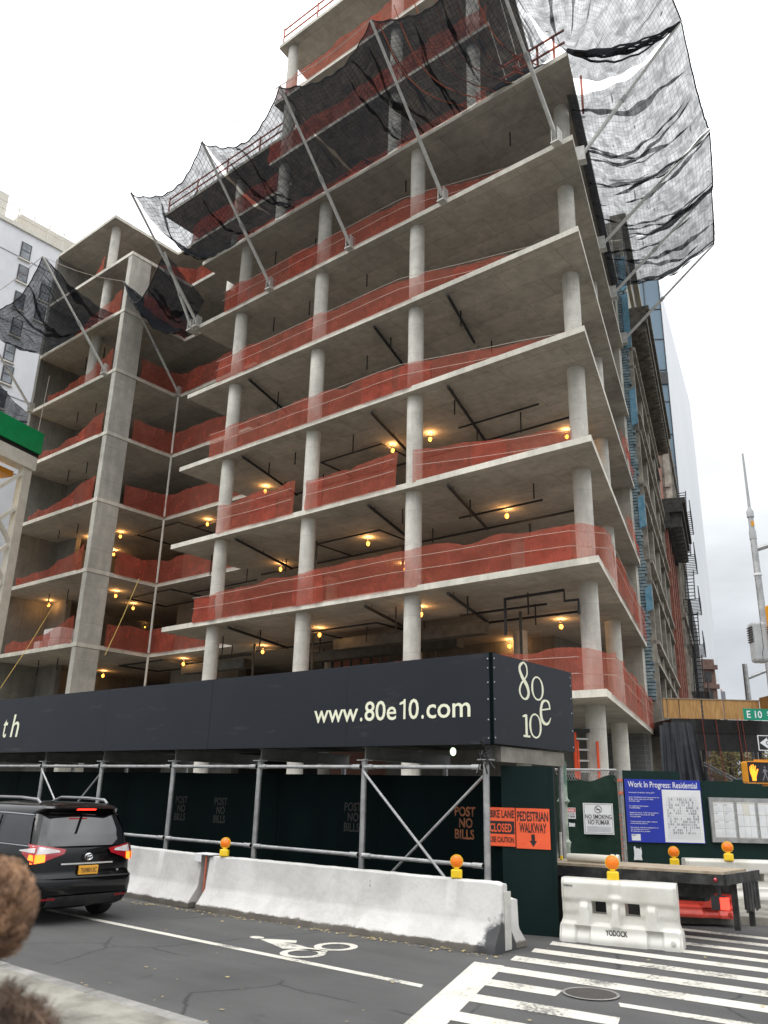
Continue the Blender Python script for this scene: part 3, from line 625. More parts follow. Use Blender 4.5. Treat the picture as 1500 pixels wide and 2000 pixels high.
# ------------------------------------------------------------------ outriggers and black debris nets
ZB = 23.79
def outrigger(base, tipv, label, big=.075):
    e = empty('net_outrigger', tuple(base), label, 'outrigger pole', 'outrigger poles holding the black nets')
    d = (tipv-base)
    MB().tube([base, base.lerp(tipv, .42)], big, 8).tube([base.lerp(tipv, .42), tipv], big*.78, 8).build('pole', M['alu'], e, smooth=True)
    MB().tube([base.lerp(tipv, .40), base.lerp(tipv, .44)], big*1.25, 8).build('collar', M['steel'], e)
    h = Vector((d.x, d.y, 0)).normalized(); s = Vector((-h.y, h.x, 0)); m = MB()
    for q in (-.12, .12):
        o = base + s*q
        m.box((-.012, -.12, -.25), (.012, .22, .32), Matrix.Translation(o) @ Matrix(((s.x, -h.x, 0, 0), (s.y, -h.y, 0, 0), (0, 0, 1, 0), (0, 0, 0, 1))))
    m.box((-.16, -.15, -.30), (.16, .5, -.252), Matrix.Translation(base) @ Matrix(((s.x, -h.x, 0, 0), (s.y, -h.y, 0, 0), (0, 0, 1, 0), (0, 0, 0, 1))))
    m.build('bracket', M['alu'], e)
    return e
def cable(pts, mat, r, name, label, cat, group=None):
    m = MB().tube(pts, r, 5); return tag(m.build(name, mat), label, cat, group)
FT = [(-15.3, 'outrigger pole bracketed on the front between third and corner columns'), (-20.1, 'outrigger pole left of the third round column, rising across the black net'), (-25.0, 'outrigger pole right of the left round column on the main front'), (-30.3, 'outrigger pole at the left end of the main front'), (-10.4, 'outrigger pole on the front right beside the building corner'), (-38.4, 'outrigger pole on the left wing front beside the pier'), (-46.5, 'leftmost outrigger pole at the outer end of the left wing')]
TIP = {}
for x, lab in FT:
    b = Vector((x, D-.12, ZB)); t = Vector((x, D-4.62, ZB+4.85)); TIP[x] = t; outrigger(b, t, lab)
tN = Vector((XP-.1, 21.25, 29.1)); outrigger(Vector((XP+.1, YN-.15, ZB)), tN, 'outrigger pole rising from the inner notch corner')
tP = Vector((-30.75, 19.36, 26.95)); outrigger(Vector((-30.75, D-.12, ZB-.05)), tP, 'short outrigger pole next to the left end of the main front')
ST = []
for s, lab in ((1.37, 'outrigger pole on the side face nearest the corner'), (6.8, 'second outrigger pole from the corner on the side face'), (10.6, 'third outrigger pole from the corner on the side face'), (14.9, 'far rusty purple outrigger pole at the end of the side face')):
    b = sd_(s, .12, ZB+.1); t = sd_(s, 3.95 if s < 2 else 4.75, ZB+(5.0 if s < 2 else 4.6)); ST.append(t); outrigger(b, t, lab, .07)
def debris(P, nu, nv, size, label, mat='black_net', folds=0, seed=0):
    rnd = random.Random(seed); f = [(rnd.uniform(.05, .95), rnd.uniform(.6, 1.4), rnd.uniform(-.25, .25), rnd.uniform(.2, .6)) for _ in range(folds)]
    m = MB(); ph = [rnd.uniform(0, 6) for _ in range(8)]
    def Q(u, v):
        p = P(u, v); w = sin(pi*v)
        rip = .10*sin(u*9+ph[0]+v*2) + .07*sin(u*21+ph[1]-v*4) + .05*sin(v*13+ph[2]+u*6) + .03*sin(u*47+ph[3]) + .04*sin(v*31+ph[4]+3*sin(u*5))
        return p + Vector((0, 0, rip*(.25+w)))
    m.grid(Q, nu, nv); uv = [(i/nu*size[0], j/nv*size[1]) for j in range(nv+1) for i in range(nu+1)]
    pts = [Q(.5, .5)]
    e = empty('debris_net', tuple(pts[0]), label, 'debris net', 'black debris nets slung between the outriggers')
    m.build('netting', M[mat], e, smooth=True, angle=None, uv=uv)
    # bunched folds and hemmed upper edge
    for u0, r_, du, v0 in f:
        wd = (.010 + .016*r_)*(.85 if mat == 'side_net' else .8); a_ = rnd.uniform(0, 6)
        def FQ(p, q):
            t = .02 + q*(.55 + .43*r_/1.4) if v0 < .45 else 1 - q*(.45 + .4*r_/1.4)
            uc = u0 + du*(t**1.4) + .012*sin(t*9+a_); h_ = wd*(sin(pi*min(1, q*1.02+.02))**.7)*(.7+.3*sin(q*17+a_))
            return Q(min(1, max(0, uc + (p-.5)*2*h_)), min(1, t)) - Vector((0, 0, .05 + .05*sin(p*pi) + .03*sin(q*40+p*5)))
        MB().grid(FQ, 6, 26).build('fold', M['foldnet'], e, smooth=True, angle=None)
    mm = MB(); mm.tube([Q(i/nu, 1) for i in range(nu+1)], .03, 4); mm.build('hem', M['shedfold'], e)
    return e
M['cordorange'] = noise_mat('faded orange cord', (.45, .12, .07), (.55, .18, .1), 6, .8)
M['foldnet'] = net_mat('bunched debris net', (.016, .017, .02), .80, .2, nvar=.16, nscale=3)
M['shedfold'] = noise_mat('bunched black net', (.012, .012, .014), (.03, .03, .033), 6, .9)
ZL9 = zk(6) + .02
def front_panel(xa, xb, dip, belly, label, seed, ta=None, tb=None, za=0, zb=0, y1=D-.03):
    ta = ta or TIP[xa]; tb = tb or TIP[xb]
    def P(u, v):
        t = ta.lerp(tb, u) - Vector((0, 0, dip*sin(pi*u)**.8 + .10*abs(sin(u*pi*7)))) + Vector((0, .55*sin(pi*u), 0))
        b = Vector((ta.x*(1-u) + tb.x*u, y1, ZL9 + za*(1-u) + zb*u))
        q = b.lerp(t, v); return q - Vector((0, 0, belly*sin(pi*min(1, v*1.05))**1.0*(.35+.65*sin(pi*u))))
    return debris(P, 60, 26, (abs(xa-xb) if ta is None else (ta-tb).length, 5.2), label, folds=3, seed=seed)
front_panel(-15.3, -10.4, .5, .7, 'black debris net panel on the front nearest the corner, with orange cords', 1)
e = front_panel_1 if False else bpy.data.objects['debris_net']
for q in range(6):
    x = -15.0 + q*.78; pts = []
    for i in range(13):
        v = i/12; t = TIP[-15.3].lerp(TIP[-10.4], (x+15.3)/4.9); b = Vector((x+.9-.15*q, D-.1, ZL9)); pts.append(b.lerp(t, v) - Vector((.5*sin(pi*v), 0, .62*sin(pi*v)+.06+.02*sin(i*3+q))))
    MB().tube(pts, .02, 4).build('orange_cord', M['cordorange'], e)
front_panel(-20.1, -15.3, .5, .6, 'dark black debris net panel below the ragged tower slab edge', 2)
front_panel(-25.0, -20.1, .9, 1.2, 'black debris net panel dipping left of the tower, bunched low', 3)
front_panel(-30.3, -25.0, .8, 1.7, 'black debris net panel bellying at the left end of the main front', 4)
front_panel(-46.5, -38.4, 1.0, 1.5, 'grey black debris net hanging over the left wing and the white block', 5)
def Pn(u, v):
    a = Vector((XP+.1, YN-.1, ZL9-.1)).lerp(Vector((XL+.1, D+.3, ZL9-2.2)), u); t = tN.lerp(tP, u) - Vector((0, 0, 2.1*sin(pi*u)))
    return a.lerp(t, v) - Vector((0, 0, 1.1*sin(pi*v)*sin(pi*u)))
debris(Pn, 50, 24, (8, 4.5), 'black debris net bunched in the notch between the two poles', folds=5, seed=6)
def Pl(u, v):
    a = Vector((XW, D, ZB-1.8 + 3*u)).lerp(Vector((XW, D+2.5, ZB+.5)), u); t = Vector((XW-6, D-3.0, ZB+3.2)) + Vector((3.2*u, 2.0*u, -1.5*sin(pi*u)-1.0*u))
    return a.lerp(t, v) - Vector((0, 0, 1.0*sin(pi*v)))
debris(Pl, 40, 20, (6, 6), 'lower torn black debris net trailing off the left wing end', folds=4, seed=8)
def side_panel(i, j, s0, s1, dip, belly, label, seed):
    def P(u, v):
        b = sd_((s0+.05)*(1-u) + (s1-.05)*u, -.3, ZL9 - .6); t = ST[i].lerp(ST[j], .02 + .95*u) - Vector((0, 0, dip*sin(pi*u) + .16*abs(sin(u*pi*6))))
        return b.lerp(t, v) - Vector((0, 0, (belly + .5*sin(pi*u))*sin(pi*v)))
    return debris(P, 60, 30, (s1-s0, 5), label, 'side_net', folds=5, seed=seed)
side_panel(0, 1, 1.4, 6.8, .85, 1.0, 'large grey see-through debris net against the sky, nearest the corner on the side face', 11)
side_panel(1, 2, 6.8, 10.6, .75, .8, 'middle grey debris net with a torn upper hem on the side face', 12)
side_panel(2, 3, 10.6, 14.9, .6, .6, 'far small grey debris net with black creases on the side face', 13)
def Pc(u, v):
    b = Vector((XR, D, ZL9)).lerp(Vector((XR, D, ZL9)) + DR*1.3, u); t = TIP[-10.4].lerp(ST[0], u) - Vector((0, 0, .5*sin(pi*u))) + Vector((1.6, -1.6, .3))*sin(pi*u)
    return b.lerp(t, v) - Vector((0, 0, .9*sin(pi*v)))
debris(Pc, 50, 30, (7, 5.5), 'pale see-through debris net wrapping the building corner at the top right', 'side_net', folds=2, seed=14)
mm = MB(); rnd = random.Random(77)   # bunched seam between the corner net and the first side net
c0, t0 = Vector((XR, D, ZL9)), ST[0]
for q in range(9):
    off = Vector((rnd.uniform(-.25, .25), rnd.uniform(-.25, .25), rnd.uniform(-.1, .2)))
    mm.tube([c0.lerp(t0, i/14)*1 + off*sin(pi*i/14) - Vector((0, 0, .75*sin(pi*i/14)**.8)) + Vector((0, 0, .05*sin(i*2.1+q))) for i in range(15)], [.05*(1-.5*i/14) for i in range(15)], 4)
for q in range(7):
    off = Vector((0, 0, rnd.uniform(-.1, .3)))
    mm.tube([Vector((XR-3.2, D, ZL9+.02)).lerp(c0+DR*.6, i/10) + off*sin(pi*i/10) + Vector((0, -.15, .04*sin(i*2.3+q))) for i in range(11)], .035, 4)
tag(mm.build('net_seam', M['shedfold']), 'bunched black net seam at the building corner by the terrace', 'net')
for i, (a, b, lab) in enumerate(((TIP[-30.3], TIP[-25.0], 'far left wire rope between the first two front pole tips'), (TIP[-25.0], TIP[-20.1], 'wire rope between pole tips above the dipping net'), (TIP[-20.1], TIP[-15.3], 'wire rope between pole tips in front of the tower slab'), (TIP[-46.5], TIP[-38.4], 'wire rope between the two left wing pole tips'), (TIP[-38.4], tN, 'long wire rope crossing the left wing from its pole tip'), (ST[2], ST[3], 'thin purple wire rope between the last two side pole tips'))):
    pts = [a.lerp(b, q/10) - Vector((0, 0, .25*sin(pi*q/10))) for q in range(11)]
    cable(pts, M['cable'], .016, 'wire_rope', lab, 'rope', 'wire ropes between the pole tips')
cable([Vector((-43.9, D-.5, 25)), Vector((-45.1, D-.5, 4.0))], M['cable'], .018, 'hoist_line', 'pale plumb line hanging down the left wing front', 'rope')
a_, b_ = ony(105, 1182, D-.2), ony(0, 1345, D-2.5)
cable([a_, a_.lerp(b_, .5)-Vector((0, 0, .12)), b_], M['rope'], .016, 'tie_rope', 'yellow rope slanting down from the lamp at far left', 'rope')
a_, b_ = ony(272, 1130, D+1), ony(205, 1280, D-.5)
cable([a_, a_.lerp(b_, .5)-Vector((0, 0, .1)), b_], M['rope'], .016, 'tie_rope', 'yellow rope slanting down beside the notch', 'rope')
# ------------------------------------------------------------------ rails and scaffold on the roofs
def guard_rail(path, z, label):
    e = empty('guard_rail', (path[0][0], path[0][1], z), label, 'guard rail'); m = MB()
    for h in (.5, 1.0): m.tube([(x, y, z+h) for x, y in path], .045, 6)
    m.build('rail', M['redrail'], e); 
    for p in path_points(path, 2.2): MB().cyl((p.x, p.y, z), (p.x, p.y, z+1.1), .045, 6).build('post', M['redrail'], e)
guard_rail([(-25.7, D+.1), (-13.4, D+.1)], zk(9), 'red guard rail on the topmost tower slab')
guard_rail([(-37.3, 23.4), (-26.4, 23.4)], zk(8), 'red guard rail on the set-back roof behind the black nets')
e = empty('scaffold_rack', (-10.9, 23.2, zk(6)), 'red and orange steel rack standing on the corner terrace behind the net', 'scaffold'); m = MB()
for x in (-12.3, -11.4, -10.7): 
    for y in (22.2, 24.5): m.cyl((x, y, zk(6)), (x, y, zk(6)+1.9), .05, 6)
m.build('post', M['redrail'], e)
m = MB()
for z in (.6, 1.2, 1.8): m.tube([(-13, 22.1, zk(6)+z), (-10.2, 22.1, zk(6)+z)], .05, 6); m.tube([(-12.3, 21.9, zk(6)+z+.05), (-11.5, 25, zk(6)+z+.05)], .05, 6)
m.build('ledger', M['redrail'], e)
# ------------------------------------------------------------------ work lamps
LP = [(3, 840, 858, 'right of the third round column'), (3, 767, 880, 'left of the third round column'), (3, 1107, 853, 'beside the corner column'), (3, 518, 960, 'right of the left round column'),
      (2, 719, 1062, 'left of the third round column'), (2, 990, 1008, 'halfway to the corner column'), (2, 548, 1112, 'right of the left round column, seen through the net'), (2, 787, 1112, 'hard left of the third column, seen through the net'), (2, 1047, 1093, 'near the corner column, seen through the net'),
      (1, 822, 1200, 'touching the right side of the third column'), (1, 624, 1240, 'right of the second round column'), (1, 1096, 1224, 'left of the corner column'), (1, 995, 1262, 'over the right end of the hood'), (1, 513, 1273, 'right of the left round column, low'),
      (3, 174, 1058, 'hidden half behind the left pier'), (3, 235, 1048, 'right of the left pier, upper one'), (3, 222, 1083, 'right of the left pier, lower one'), (3, 405, 1024, 'left of the left round column'),
      (2, 95, 1182, 'in the left wing'), (2, 226, 1164, 'right of the left pier'), (2, 260, 1188, 'in the notch'), (2, 282, 1225, 'low in the notch by the shoring post'), (1, 201, 1320, 'right of the left pier just over the hood'), (1, 358, 1297, 'left of the left round column just over the hood')]
LV = {3: 'under fourth slab', 2: 'under third slab', 1: 'under second slab'}
lamp_me = None
for k, x, y, lab in LP:
    drop = .30
    p = onz(x, y, zk(k) - T - drop)
    if p.y > 35: p = onz(x, y, zk(k)-T-.75)
    e = empty('work_lamp', tuple(p), 'lit work lamp %s, %s' % (LV[k], lab), 'work lamp', 'temporary work lamps under the slabs')
    if lamp_me is None:
        o1 = MB().ball((0, 0, 0), .078, 12, (1, 1, 1.25)).build('bulb', M['lamp_bulb'], e, smooth=True, world=False)
        m = MB().tube([(0, 0, .09), (0, 0, .42)], .012, 5).lathe([(.05, .08), (.06, .14), (.03, .16)], None, 8)
        for a in range(4): m.tube([(.05*cos(a*pi/2), .05*sin(a*pi/2), .1), (.11*cos(a*pi/2), .11*sin(a*pi/2), 0), (.03*cos(a*pi/2), .03*sin(a*pi/2), -.14)], .006, 4)
        o2 = m.build('cage', M['iron'], e, world=False); lamp_me = (o1, o2)
    else:
        for o in lamp_me: c = o.copy(); col.objects.link(c); c.parent = e
    l = bpy.data.lights.new('lamp_light', 'POINT'); l.energy = 34; l.color = (1, .5, .17); l.shadow_soft_size = .1
    lo = bpy.data.objects.new('lamp_light', l); col.objects.link(lo); lo.parent = e; lo.location = (0, 0, .16)
# goods behind the net on the left wing
q0 = ony(72, 1262, D+.9); q1 = ony(120, 1256, D+.9); xa, xb = q0.x, q1.x
e = empty('wrapped_pallet', ((xa+xb)/2, D+1.2, zk(1)), 'pale stepped stack of wrapped goods behind the orange net at left', 'pallet')
MB().box((xa, D+.7, zk(1)+.12), (xb, D+1.7, zk(1)+.6)).box((xa+.5*(xb-xa)*.6, D+.75, zk(1)+.603), (xb-.05, D+1.65, zk(1)+1.2)).build('stack', M['foam'], e, bevel=.06)
MB().box((xa, D+.7, zk(1)), (xb, D+1.7, zk(1)+.11)).build('base', M['wood'], e)
# ------------------------------------------------------------------ sidewalk shed with the black hood
YH, XH = 10.8, -6.8
S_ = empty('sidewalk_shed', (-14, 11.8, 0), 'scaffold sidewalk shed carrying a long slate black lettered hood', 'sidewalk shed')
def shed():
    xl = -34
    rnd = random.Random(12); x1 = XH - .037
    for q, wd in enumerate((2.9, 3.66, 3.66, 3.66, 3.66, 3.66, 3.66, 2.3)):
        o_ = rnd.uniform(0, .003); MB().box((x1-wd+.004, YH+o_, 2.60), (x1, YH+.035, 3.955+rnd.uniform(-.004, .004))).build('fascia_board', M['fascia'], S_); x1 -= wd
    MB().box((XH-.03, YH+.037, 2.61), (XH+.005, 13.42, 3.96)).build('end_fascia', M['fascia'], S_)
    MB().box((XH-.035, YH-.004, 2.58), (XH+.009, YH+.036, 3.958)).build('corner_trim', M['green'], S_)
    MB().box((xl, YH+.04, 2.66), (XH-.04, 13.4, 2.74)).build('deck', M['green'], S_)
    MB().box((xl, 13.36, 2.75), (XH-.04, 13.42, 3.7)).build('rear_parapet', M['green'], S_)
    m = MB()
    for z in (2.68, 2.95, 3.25, 3.5, 3.72, 3.86):
        for p in ((XH-.06, YH-.003, z), (XH+.006, YH+.07, z+.01), (XH+.006, 13.36, z)):
            m.ball(p, .014, 6)
    m.build('bolt', M['steel'], S_)
    m = wallM((0, YH-.001, 0), (1, 0))
    def piece(b, x0, x1, h=.315):
        a = ony(x0, 1412 - (x0-616)*.043, YH).x; c = ony(x1, 1412 - (x1-616)*.043, YH).x
        text(b, 'lettering', M['cream'], wallM((a, YH-.001, 3.012), (1, 0)), height=h, width=c-a, parent=S_, bold=.010)
    for b, x0, x1 in (('www', 613, 699), ('.', 703, 708), ('80e', 712, 774), ('0', 798, 818), ('.', 823, 828), ('com', 833, 919)): piece(b, x0, x1)
    x1_ = ony(792, 1405, YH).x; W1 = wallM((x1_, YH-.001, 3.012), (1, 0))
    MB().add([W1 @ Vector(q) for q in [(0, 0, .002), (0, .318, .002), (-.038, .318, .002), (-.05, .29, .002), (-.125, .262, .002), (-.125, .228, .002), (-.045, .245, .002), (-.045, 0, .002)]], [(0, 1, 2, 3, 4, 5, 6, 7)]).build('lettering', M['cream'], S_)
    text('t', 'lettering', M['cream'], wallM((-21.80, YH-.001, 2.985), (1, 0)), height=.57, xs=.8, parent=S_, bold=.006, shear=.12)
    text('h', 'lettering', M['cream'], wallM((-21.36, YH-.001, 2.985), (1, 0)), height=.57, width=.40, parent=S_, bold=.006, shear=.12)
    # monogram on the end face: thick-and-thin oval figures
    W = wallM((XH+.007, 0, 0), (0, 1))
    mm = MB()
    def oval(cy, cz, ry, rz, tk, tn, shift=0, n=36):
        vs = []
        for i in range(n):
            a = 2*pi*i/n; c_, s_ = cos(a), sin(a)
            w = tn + (tk-tn)*abs(c_)**1.5
            vs += [W @ Vector((cy + ry*c_ + shift*s_, cz + rz*s_, 0)), W @ Vector((cy + (ry-w)*c_ + shift*s_, cz + (rz-tn*.9)*s_, 0))]
        mm.add(vs, [(2*i, 2*((i+1) % n), 2*((i+1) % n)+1, 2*i+1) for i in range(n)])
    oval(12.195, 3.556, .205, .196, .062, .030); oval(12.088, 2.95, .2, .196, .062, .030)
    # 8: an S stroke crossed by a thin return
    def stroke(pts, ws):
        ws = [w_*1.3 for w_ in ws]
        pts = [Vector((a, b, 0)) for a, b in pts]; f = []
        sub = []
        for i in range(len(pts)-1):
            p0, p1, p2, p3 = pts[max(0, i-1)], pts[i], pts[i+1], pts[min(len(pts)-1, i+2)]
            for k in range(5):
                t = k/5; sub.append((.5*((2*p1) + (p2-p0)*t + (2*p0-5*p1+4*p2-p3)*t*t + (3*p1-p0-3*p2+p3)*t**3), ws[i]*(1-t)+ws[i+1]*t))
        sub.append((pts[-1], ws[-1])); vs = []
        for i, (p, w) in enumerate(sub):
            d = (sub[min(i+1, len(sub)-1)][0] - sub[max(i-1, 0)][0]).normalized(); n_ = Vector((-d.y, d.x, 0))
            vs += [W @ (p + n_*w/2 + Vector((0, 0, .0004*(i % 2)))), W @ (p - n_*w/2 + Vector((0, 0, .0004*(i % 2))))]
        mm.add(vs, [(2*i, 2*i+1, 2*i+3, 2*i+2) for i in range(len(sub)-1)])
    stroke([(11.77, 3.93), (11.66, 3.87), (11.64, 3.79), (11.72, 3.68), (11.85, 3.57), (11.90, 3.46), (11.86, 3.38), (11.77, 3.345), (11.67, 3.38), (11.62, 3.47), (11.68, 3.58), (11.80, 3.67), (11.87, 3.76), (11.85, 3.88), (11.77, 3.93)], [.02, .045, .055, .06, .065, .06, .045, .02, .028, .04, .03, .022, .03, .035, .02])
    stroke([(11.80, 3.10), (11.80, 2.95), (11.80, 2.78)], [.055, .055, .055]); stroke([(11.69, 3.07), (11.76, 3.085), (11.82, 3.10)], [.015, .03, .02]); stroke([(11.70, 2.772), (11.91, 2.772)], [.024, .024])
    stroke([(12.30, 3.22), (12.58, 3.26)], [.018, .018]); stroke([(12.59, 3.25), (12.56, 3.35), (12.46, 3.385), (12.34, 3.34), (12.28, 3.20), (12.31, 3.06), (12.42, 3.005), (12.53, 3.03), (12.61, 3.12)], [.035, .04, .022, .045, .06, .06, .035, .03, .01])
    mm.build('monogram', M['cream'], S_)
    # posts, base, rails, braces, beams
    posts = [-6.97, -9.36, -11.92, -14.5, -17.1, -19.6, -22.2]
    for x in posts:
        MB().cyl((x, YH+.08, .13 if False else 0), (x, YH+.08, 2.37), .05, 12).build('post', M['steel'], S_, smooth=True)
        MB().box((x-.09, YH-.02, 2.37), (x+.09, YH+.18, 2.385)).build('head_plate', M['steel'], S_)
        MB().cyl((x, 13.2, .13), (x, 13.2, 2.37), .05, 10).build('post', M['steel'], S_, smooth=True)
        m = MB().box((x-.06, YH+.09, 2.385), (x+.06, 13.35, 2.40)).box((x-.06, YH+.09, 2.58), (x+.06, 13.35, 2.595)).box((x-.008, YH+.09, 2.4), (x+.008, 13.35, 2.58))
        m.build('cross_beam', M['beam'], S_)
    for z in (2.27, .91):
        for a, b in zip(posts, posts[1:]):
            MB().cyl((b+.05, YH+.04, z), (a-.05, YH+.04, z), .032, 10).cyl((b+.05, YH+.04, z), (b+.22, YH+.04, z), .042, 10).cyl((a-.22, YH+.04, z), (a-.05, YH+.04, z), .042, 10).build('rail', M['steel'], S_, smooth=True)
    for (a, b) in ((-9.36, -6.97), (-19.6, -17.1)):
        MB().cyl((a+.03, YH+.015, 2.2), (b-.25, YH+.015, .3), .022, 8).build('brace', M['steel'], S_); MB().cyl((a+.1, YH+.15, .3), (b-.03, YH+.15, 2.2), .022, 8).build('brace', M['steel'], S_)
    MB().box((XH-.16, YH+.3, 2.36), (XH-.04, 13.1, 2.58)).build('edge_beam', noise_mat('weathered edge beam', (.14, .13, .11), (.24, .225, .195), 3, .75), S_)
    rnd = random.Random(9); m = MB()
    for i in range(26):
        p = Vector((XH-.15+rnd.uniform(-.12, .12), YH+rnd.uniform(-.02, .12), 2.5+rnd.uniform(-.22, .08))); m.tube([p, p+Vector((rnd.uniform(-.12, .12), rnd.uniform(-.1, .1), rnd.uniform(-.15, .12)))], .012, 4)
    m.build('tie_wire', M['blackpaint'], S_)
shed()
p = ony(885, 1468, YH+.35); e = empty('shed_lamp', tuple(p), 'lit pale green caged lamp under the hood near its right corner', 'lamp')
MB().ball(p, .048, 10, (1, 1, 1.35)).build('bulb', M['lamp_green'], e, smooth=True); MB().tube([p+Vector((0, 0, .05)), p+Vector((0, 0, .2))], .02, 6).build('holder', M['blackpaint'], e)
# ------------------------------------------------------------------ hoarding under the hood
PA = Vector((-7.0, 11.35, 0)); PD = Vector((.94, .341, 0)).normalized(); PN = PD.cross(Vector((0, 0, 1)))
Hd = empty('hoarding_fence', (-14, 11.38, 0), 'long dark green plywood hoarding under the hood with POST NO BILLS stencils', 'hoarding')
rnd = random.Random(4)
for i in range(12):
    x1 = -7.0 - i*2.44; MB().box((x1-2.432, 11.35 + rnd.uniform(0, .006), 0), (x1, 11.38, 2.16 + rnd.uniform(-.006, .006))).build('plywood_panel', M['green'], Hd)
for i, (x, hh_) in enumerate(((-7.87, .145), (-10.2, .14), (-13.7, .14), (-14.95, .14))):
    for j, w in enumerate(('POST', 'NO', 'BILLS')):
        text(w, 'stencil', M['stencil' if i == 0 else 'stencil_faint'], wallM((x + (.08 if w == 'NO' else 0), 11.348, 1.56-.165*j), (1, 0)), height=.135, parent=Hd, bold=.025, xs=.85)
# end panel facing the crossing
E2 = empty('end_hoarding', tuple(PA + PD*.36), 'dark green plywood end panel holding the two orange signs', 'hoarding')
MB().box((0, -.02, .0), (.735, .02, 2.31), Matrix.Translation(PA) @ Matrix.Rotation(math.atan2(PD.y, PD.x), 4, 'Z')).build('plywood_panel', M['greenP'], E2)
MB().box((.737, -.03, .0), (.79, .06, 2.3), Matrix.Translation(PA) @ Matrix.Rotation(math.atan2(PD.y, PD.x), 4, 'Z')).build('edge_post', M['greenP'], E2)
def sign(name, o, xd, w, h, mat, label, cat='sign', th=.012, frame=None):
    e = empty(name, tuple(o), label, cat); W = wallM(o, xd)
    MB().box((0, 0, 0), (w, h, th), W).build('board', mat, e)
    return e, W @ Matrix.Translation((0, 0, th))
# two orange signs
o = PA + PD*(-.20) + Vector((0, 0, 1.165)) - PN*(-.024)
e, W = sign('traffic_sign', o, PD, .40, .54, M['orange_sign'], 'weathered orange sign reading BIKE LANE CLOSED USE CAUTION')
MB().box((.02, .17, 0), (.39, .35, .002), W).build('black_band', M['blackpaint'], e)
for s, z, h, w, mt in (('BIKE LANE', .40, .105, .37, 'blackpaint'), ('CLOSED', .20, .115, .33, 'orange_sign'), ('USE CAUTION', .055, .075, .36, 'blackpaint')):
    text(s, 'lettering', M[mt], W @ Matrix.Translation((.02, z, .0025)), height=h, width=w, parent=e, bold=.02)
o = PA + PD*.215 + Vector((0, 0, 1.145)) - PN*(-.024)
e, W = sign('traffic_sign', o, PD, .50, .56, M['orange_sign'], 'orange sign reading PEDESTRIAN WALKWAY with a black arrow')
for s, z, h, w in (('PEDESTRIAN', .385, .13, .46), ('WALKWAY', .225, .13, .40)):
    text(s, 'lettering', M['blackpaint'], W @ Matrix.Translation((.02 + (.03 if s[0] == 'W' else 0), z, .0025)), height=h, width=w, parent=e, bold=.02)
MB().add([W @ Vector(q) for q in [(.225, .2, .003), (.225, .11, .003), (.195, .11, .003), (.25, .03, .003), (.305, .11, .003), (.275, .11, .003), (.275, .2, .003)]], [tuple(range(7))]).build('arrow', M['blackpaint'], e)
# green painted old post beside the panel
p = ond(1100, 1560, 15.2); e = empty('green_post', (p.x, p.y, 0), 'old pale green painted post beside the end panel', 'post')
MB().lathe([(.11, 0), (.11, .5), (.09, .6), (.09, 1.0), (.11, 1.1), (.07, 1.15), (.07, 1.75), (.12, 1.8), (.08, 1.86), (.08, 2.5), (.1, 2.52)], Matrix.Translation((p.x, p.y, 0)), 14).build('shaft', noise_mat('flaking green paint', (.08, .16, .11), (.5, .55, .45), 3, .7, lo=.4, hi=.6), e, smooth=True)
# ------------------------------------------------------------------ right hand hoarding, gate and notices
RD = Vector((.7735, .6338, 0)).normalized(); DEP = 17.0
def rp(x, y, off=0): return onpl(x, y, ond(1215, 1560, DEP) - RD.cross(Vector((0, 0, 1)))*(-off), RD.cross(Vector((0, 0, 1))))
zt = 2.42
g0 = rp(1086, 1560); g1 = rp(1207, 1560)
e = empty('chain_link_gate', (g0.x, g0.y, 0), 'chain link gate covered with a green windscreen between panel and hoarding', 'gate')
gw = (g1-g0).length; W = wallM((g0.x, g0.y, 0), RD)
def PW(u, v): return W @ Vector((u*gw, .12 + v*2.18 + (.05*sin(u*9)-.06*sin(pi*u) if v > .95 else 0), .02 + .03*sin(u*7+v*3)*v + .02*sin(u*17)))
MB().grid(PW, 30, 10).build('windscreen', M['greenmesh'], e, smooth=True)
m = MB()
for i in range(int(gw/.055)):
    x = i*.055; m.tube([W @ Vector((x, 2.2, 0)), W @ Vector((x+.1, 2.40, 0))], .005, 3); m.tube([W @ Vector((x+.1, 2.2, 0)), W @ Vector((x, 2.40, 0))], .005, 3)
m.tube([W @ Vector((0, 2.41, 0)), W @ Vector((gw, 2.43, 0))], .024, 6); m.build('chain_link', M['steel'], e)
g = rp(1213, 1560); gp = empty('gate_post', (g.x, g.y, 0), 'grey steel gate post wrapped with red and white tape', 'post')
MB().cyl((g.x, g.y, 0), (g.x, g.y, 2.43), .035, 10).build('shaft', M['steel'], gp, smooth=True)
m = MB()
for i in range(14): m.cyl(W @ Vector(((Vector((g.x, g.y, 0))-Vector((g0.x, g0.y, 0))).length-.045, .35+i*.09, .03)), W @ Vector(((Vector((g.x, g.y, 0))-Vector((g0.x, g0.y, 0))).length-.05, .39+i*.09, .03)), .016, 6)
m.build('tape', M['redrail'], gp)
for z in (1.95, 2.2): MB().cyl((g.x, g.y, z), (g.x, g.y, z+.06), .055, 10).build('hinge', M['redrail'], gp)
h0 = rp(1219, 1560); h1 = rp(1530, 1560)
e = empty('hoarding_fence', (h0.x, h0.y, 0), 'dark green plywood hoarding holding the blue work notice and the notice case', 'hoarding')
W2 = wallM((h0.x, h0.y, 0), RD); L_ = (h1-h0).length
segs = [(0, .30*L_, 2.43), (.30*L_, .36*L_, 2.43), (.36*L_, .70*L_, 2.26), (.70*L_, L_, 2.30)]
for i, (a, b, z) in enumerate(segs): MB().box((a, 0, -.03 - .002*i), (b-.003, z, 0), W2).build('plywood_panel', M['greenR'], e)
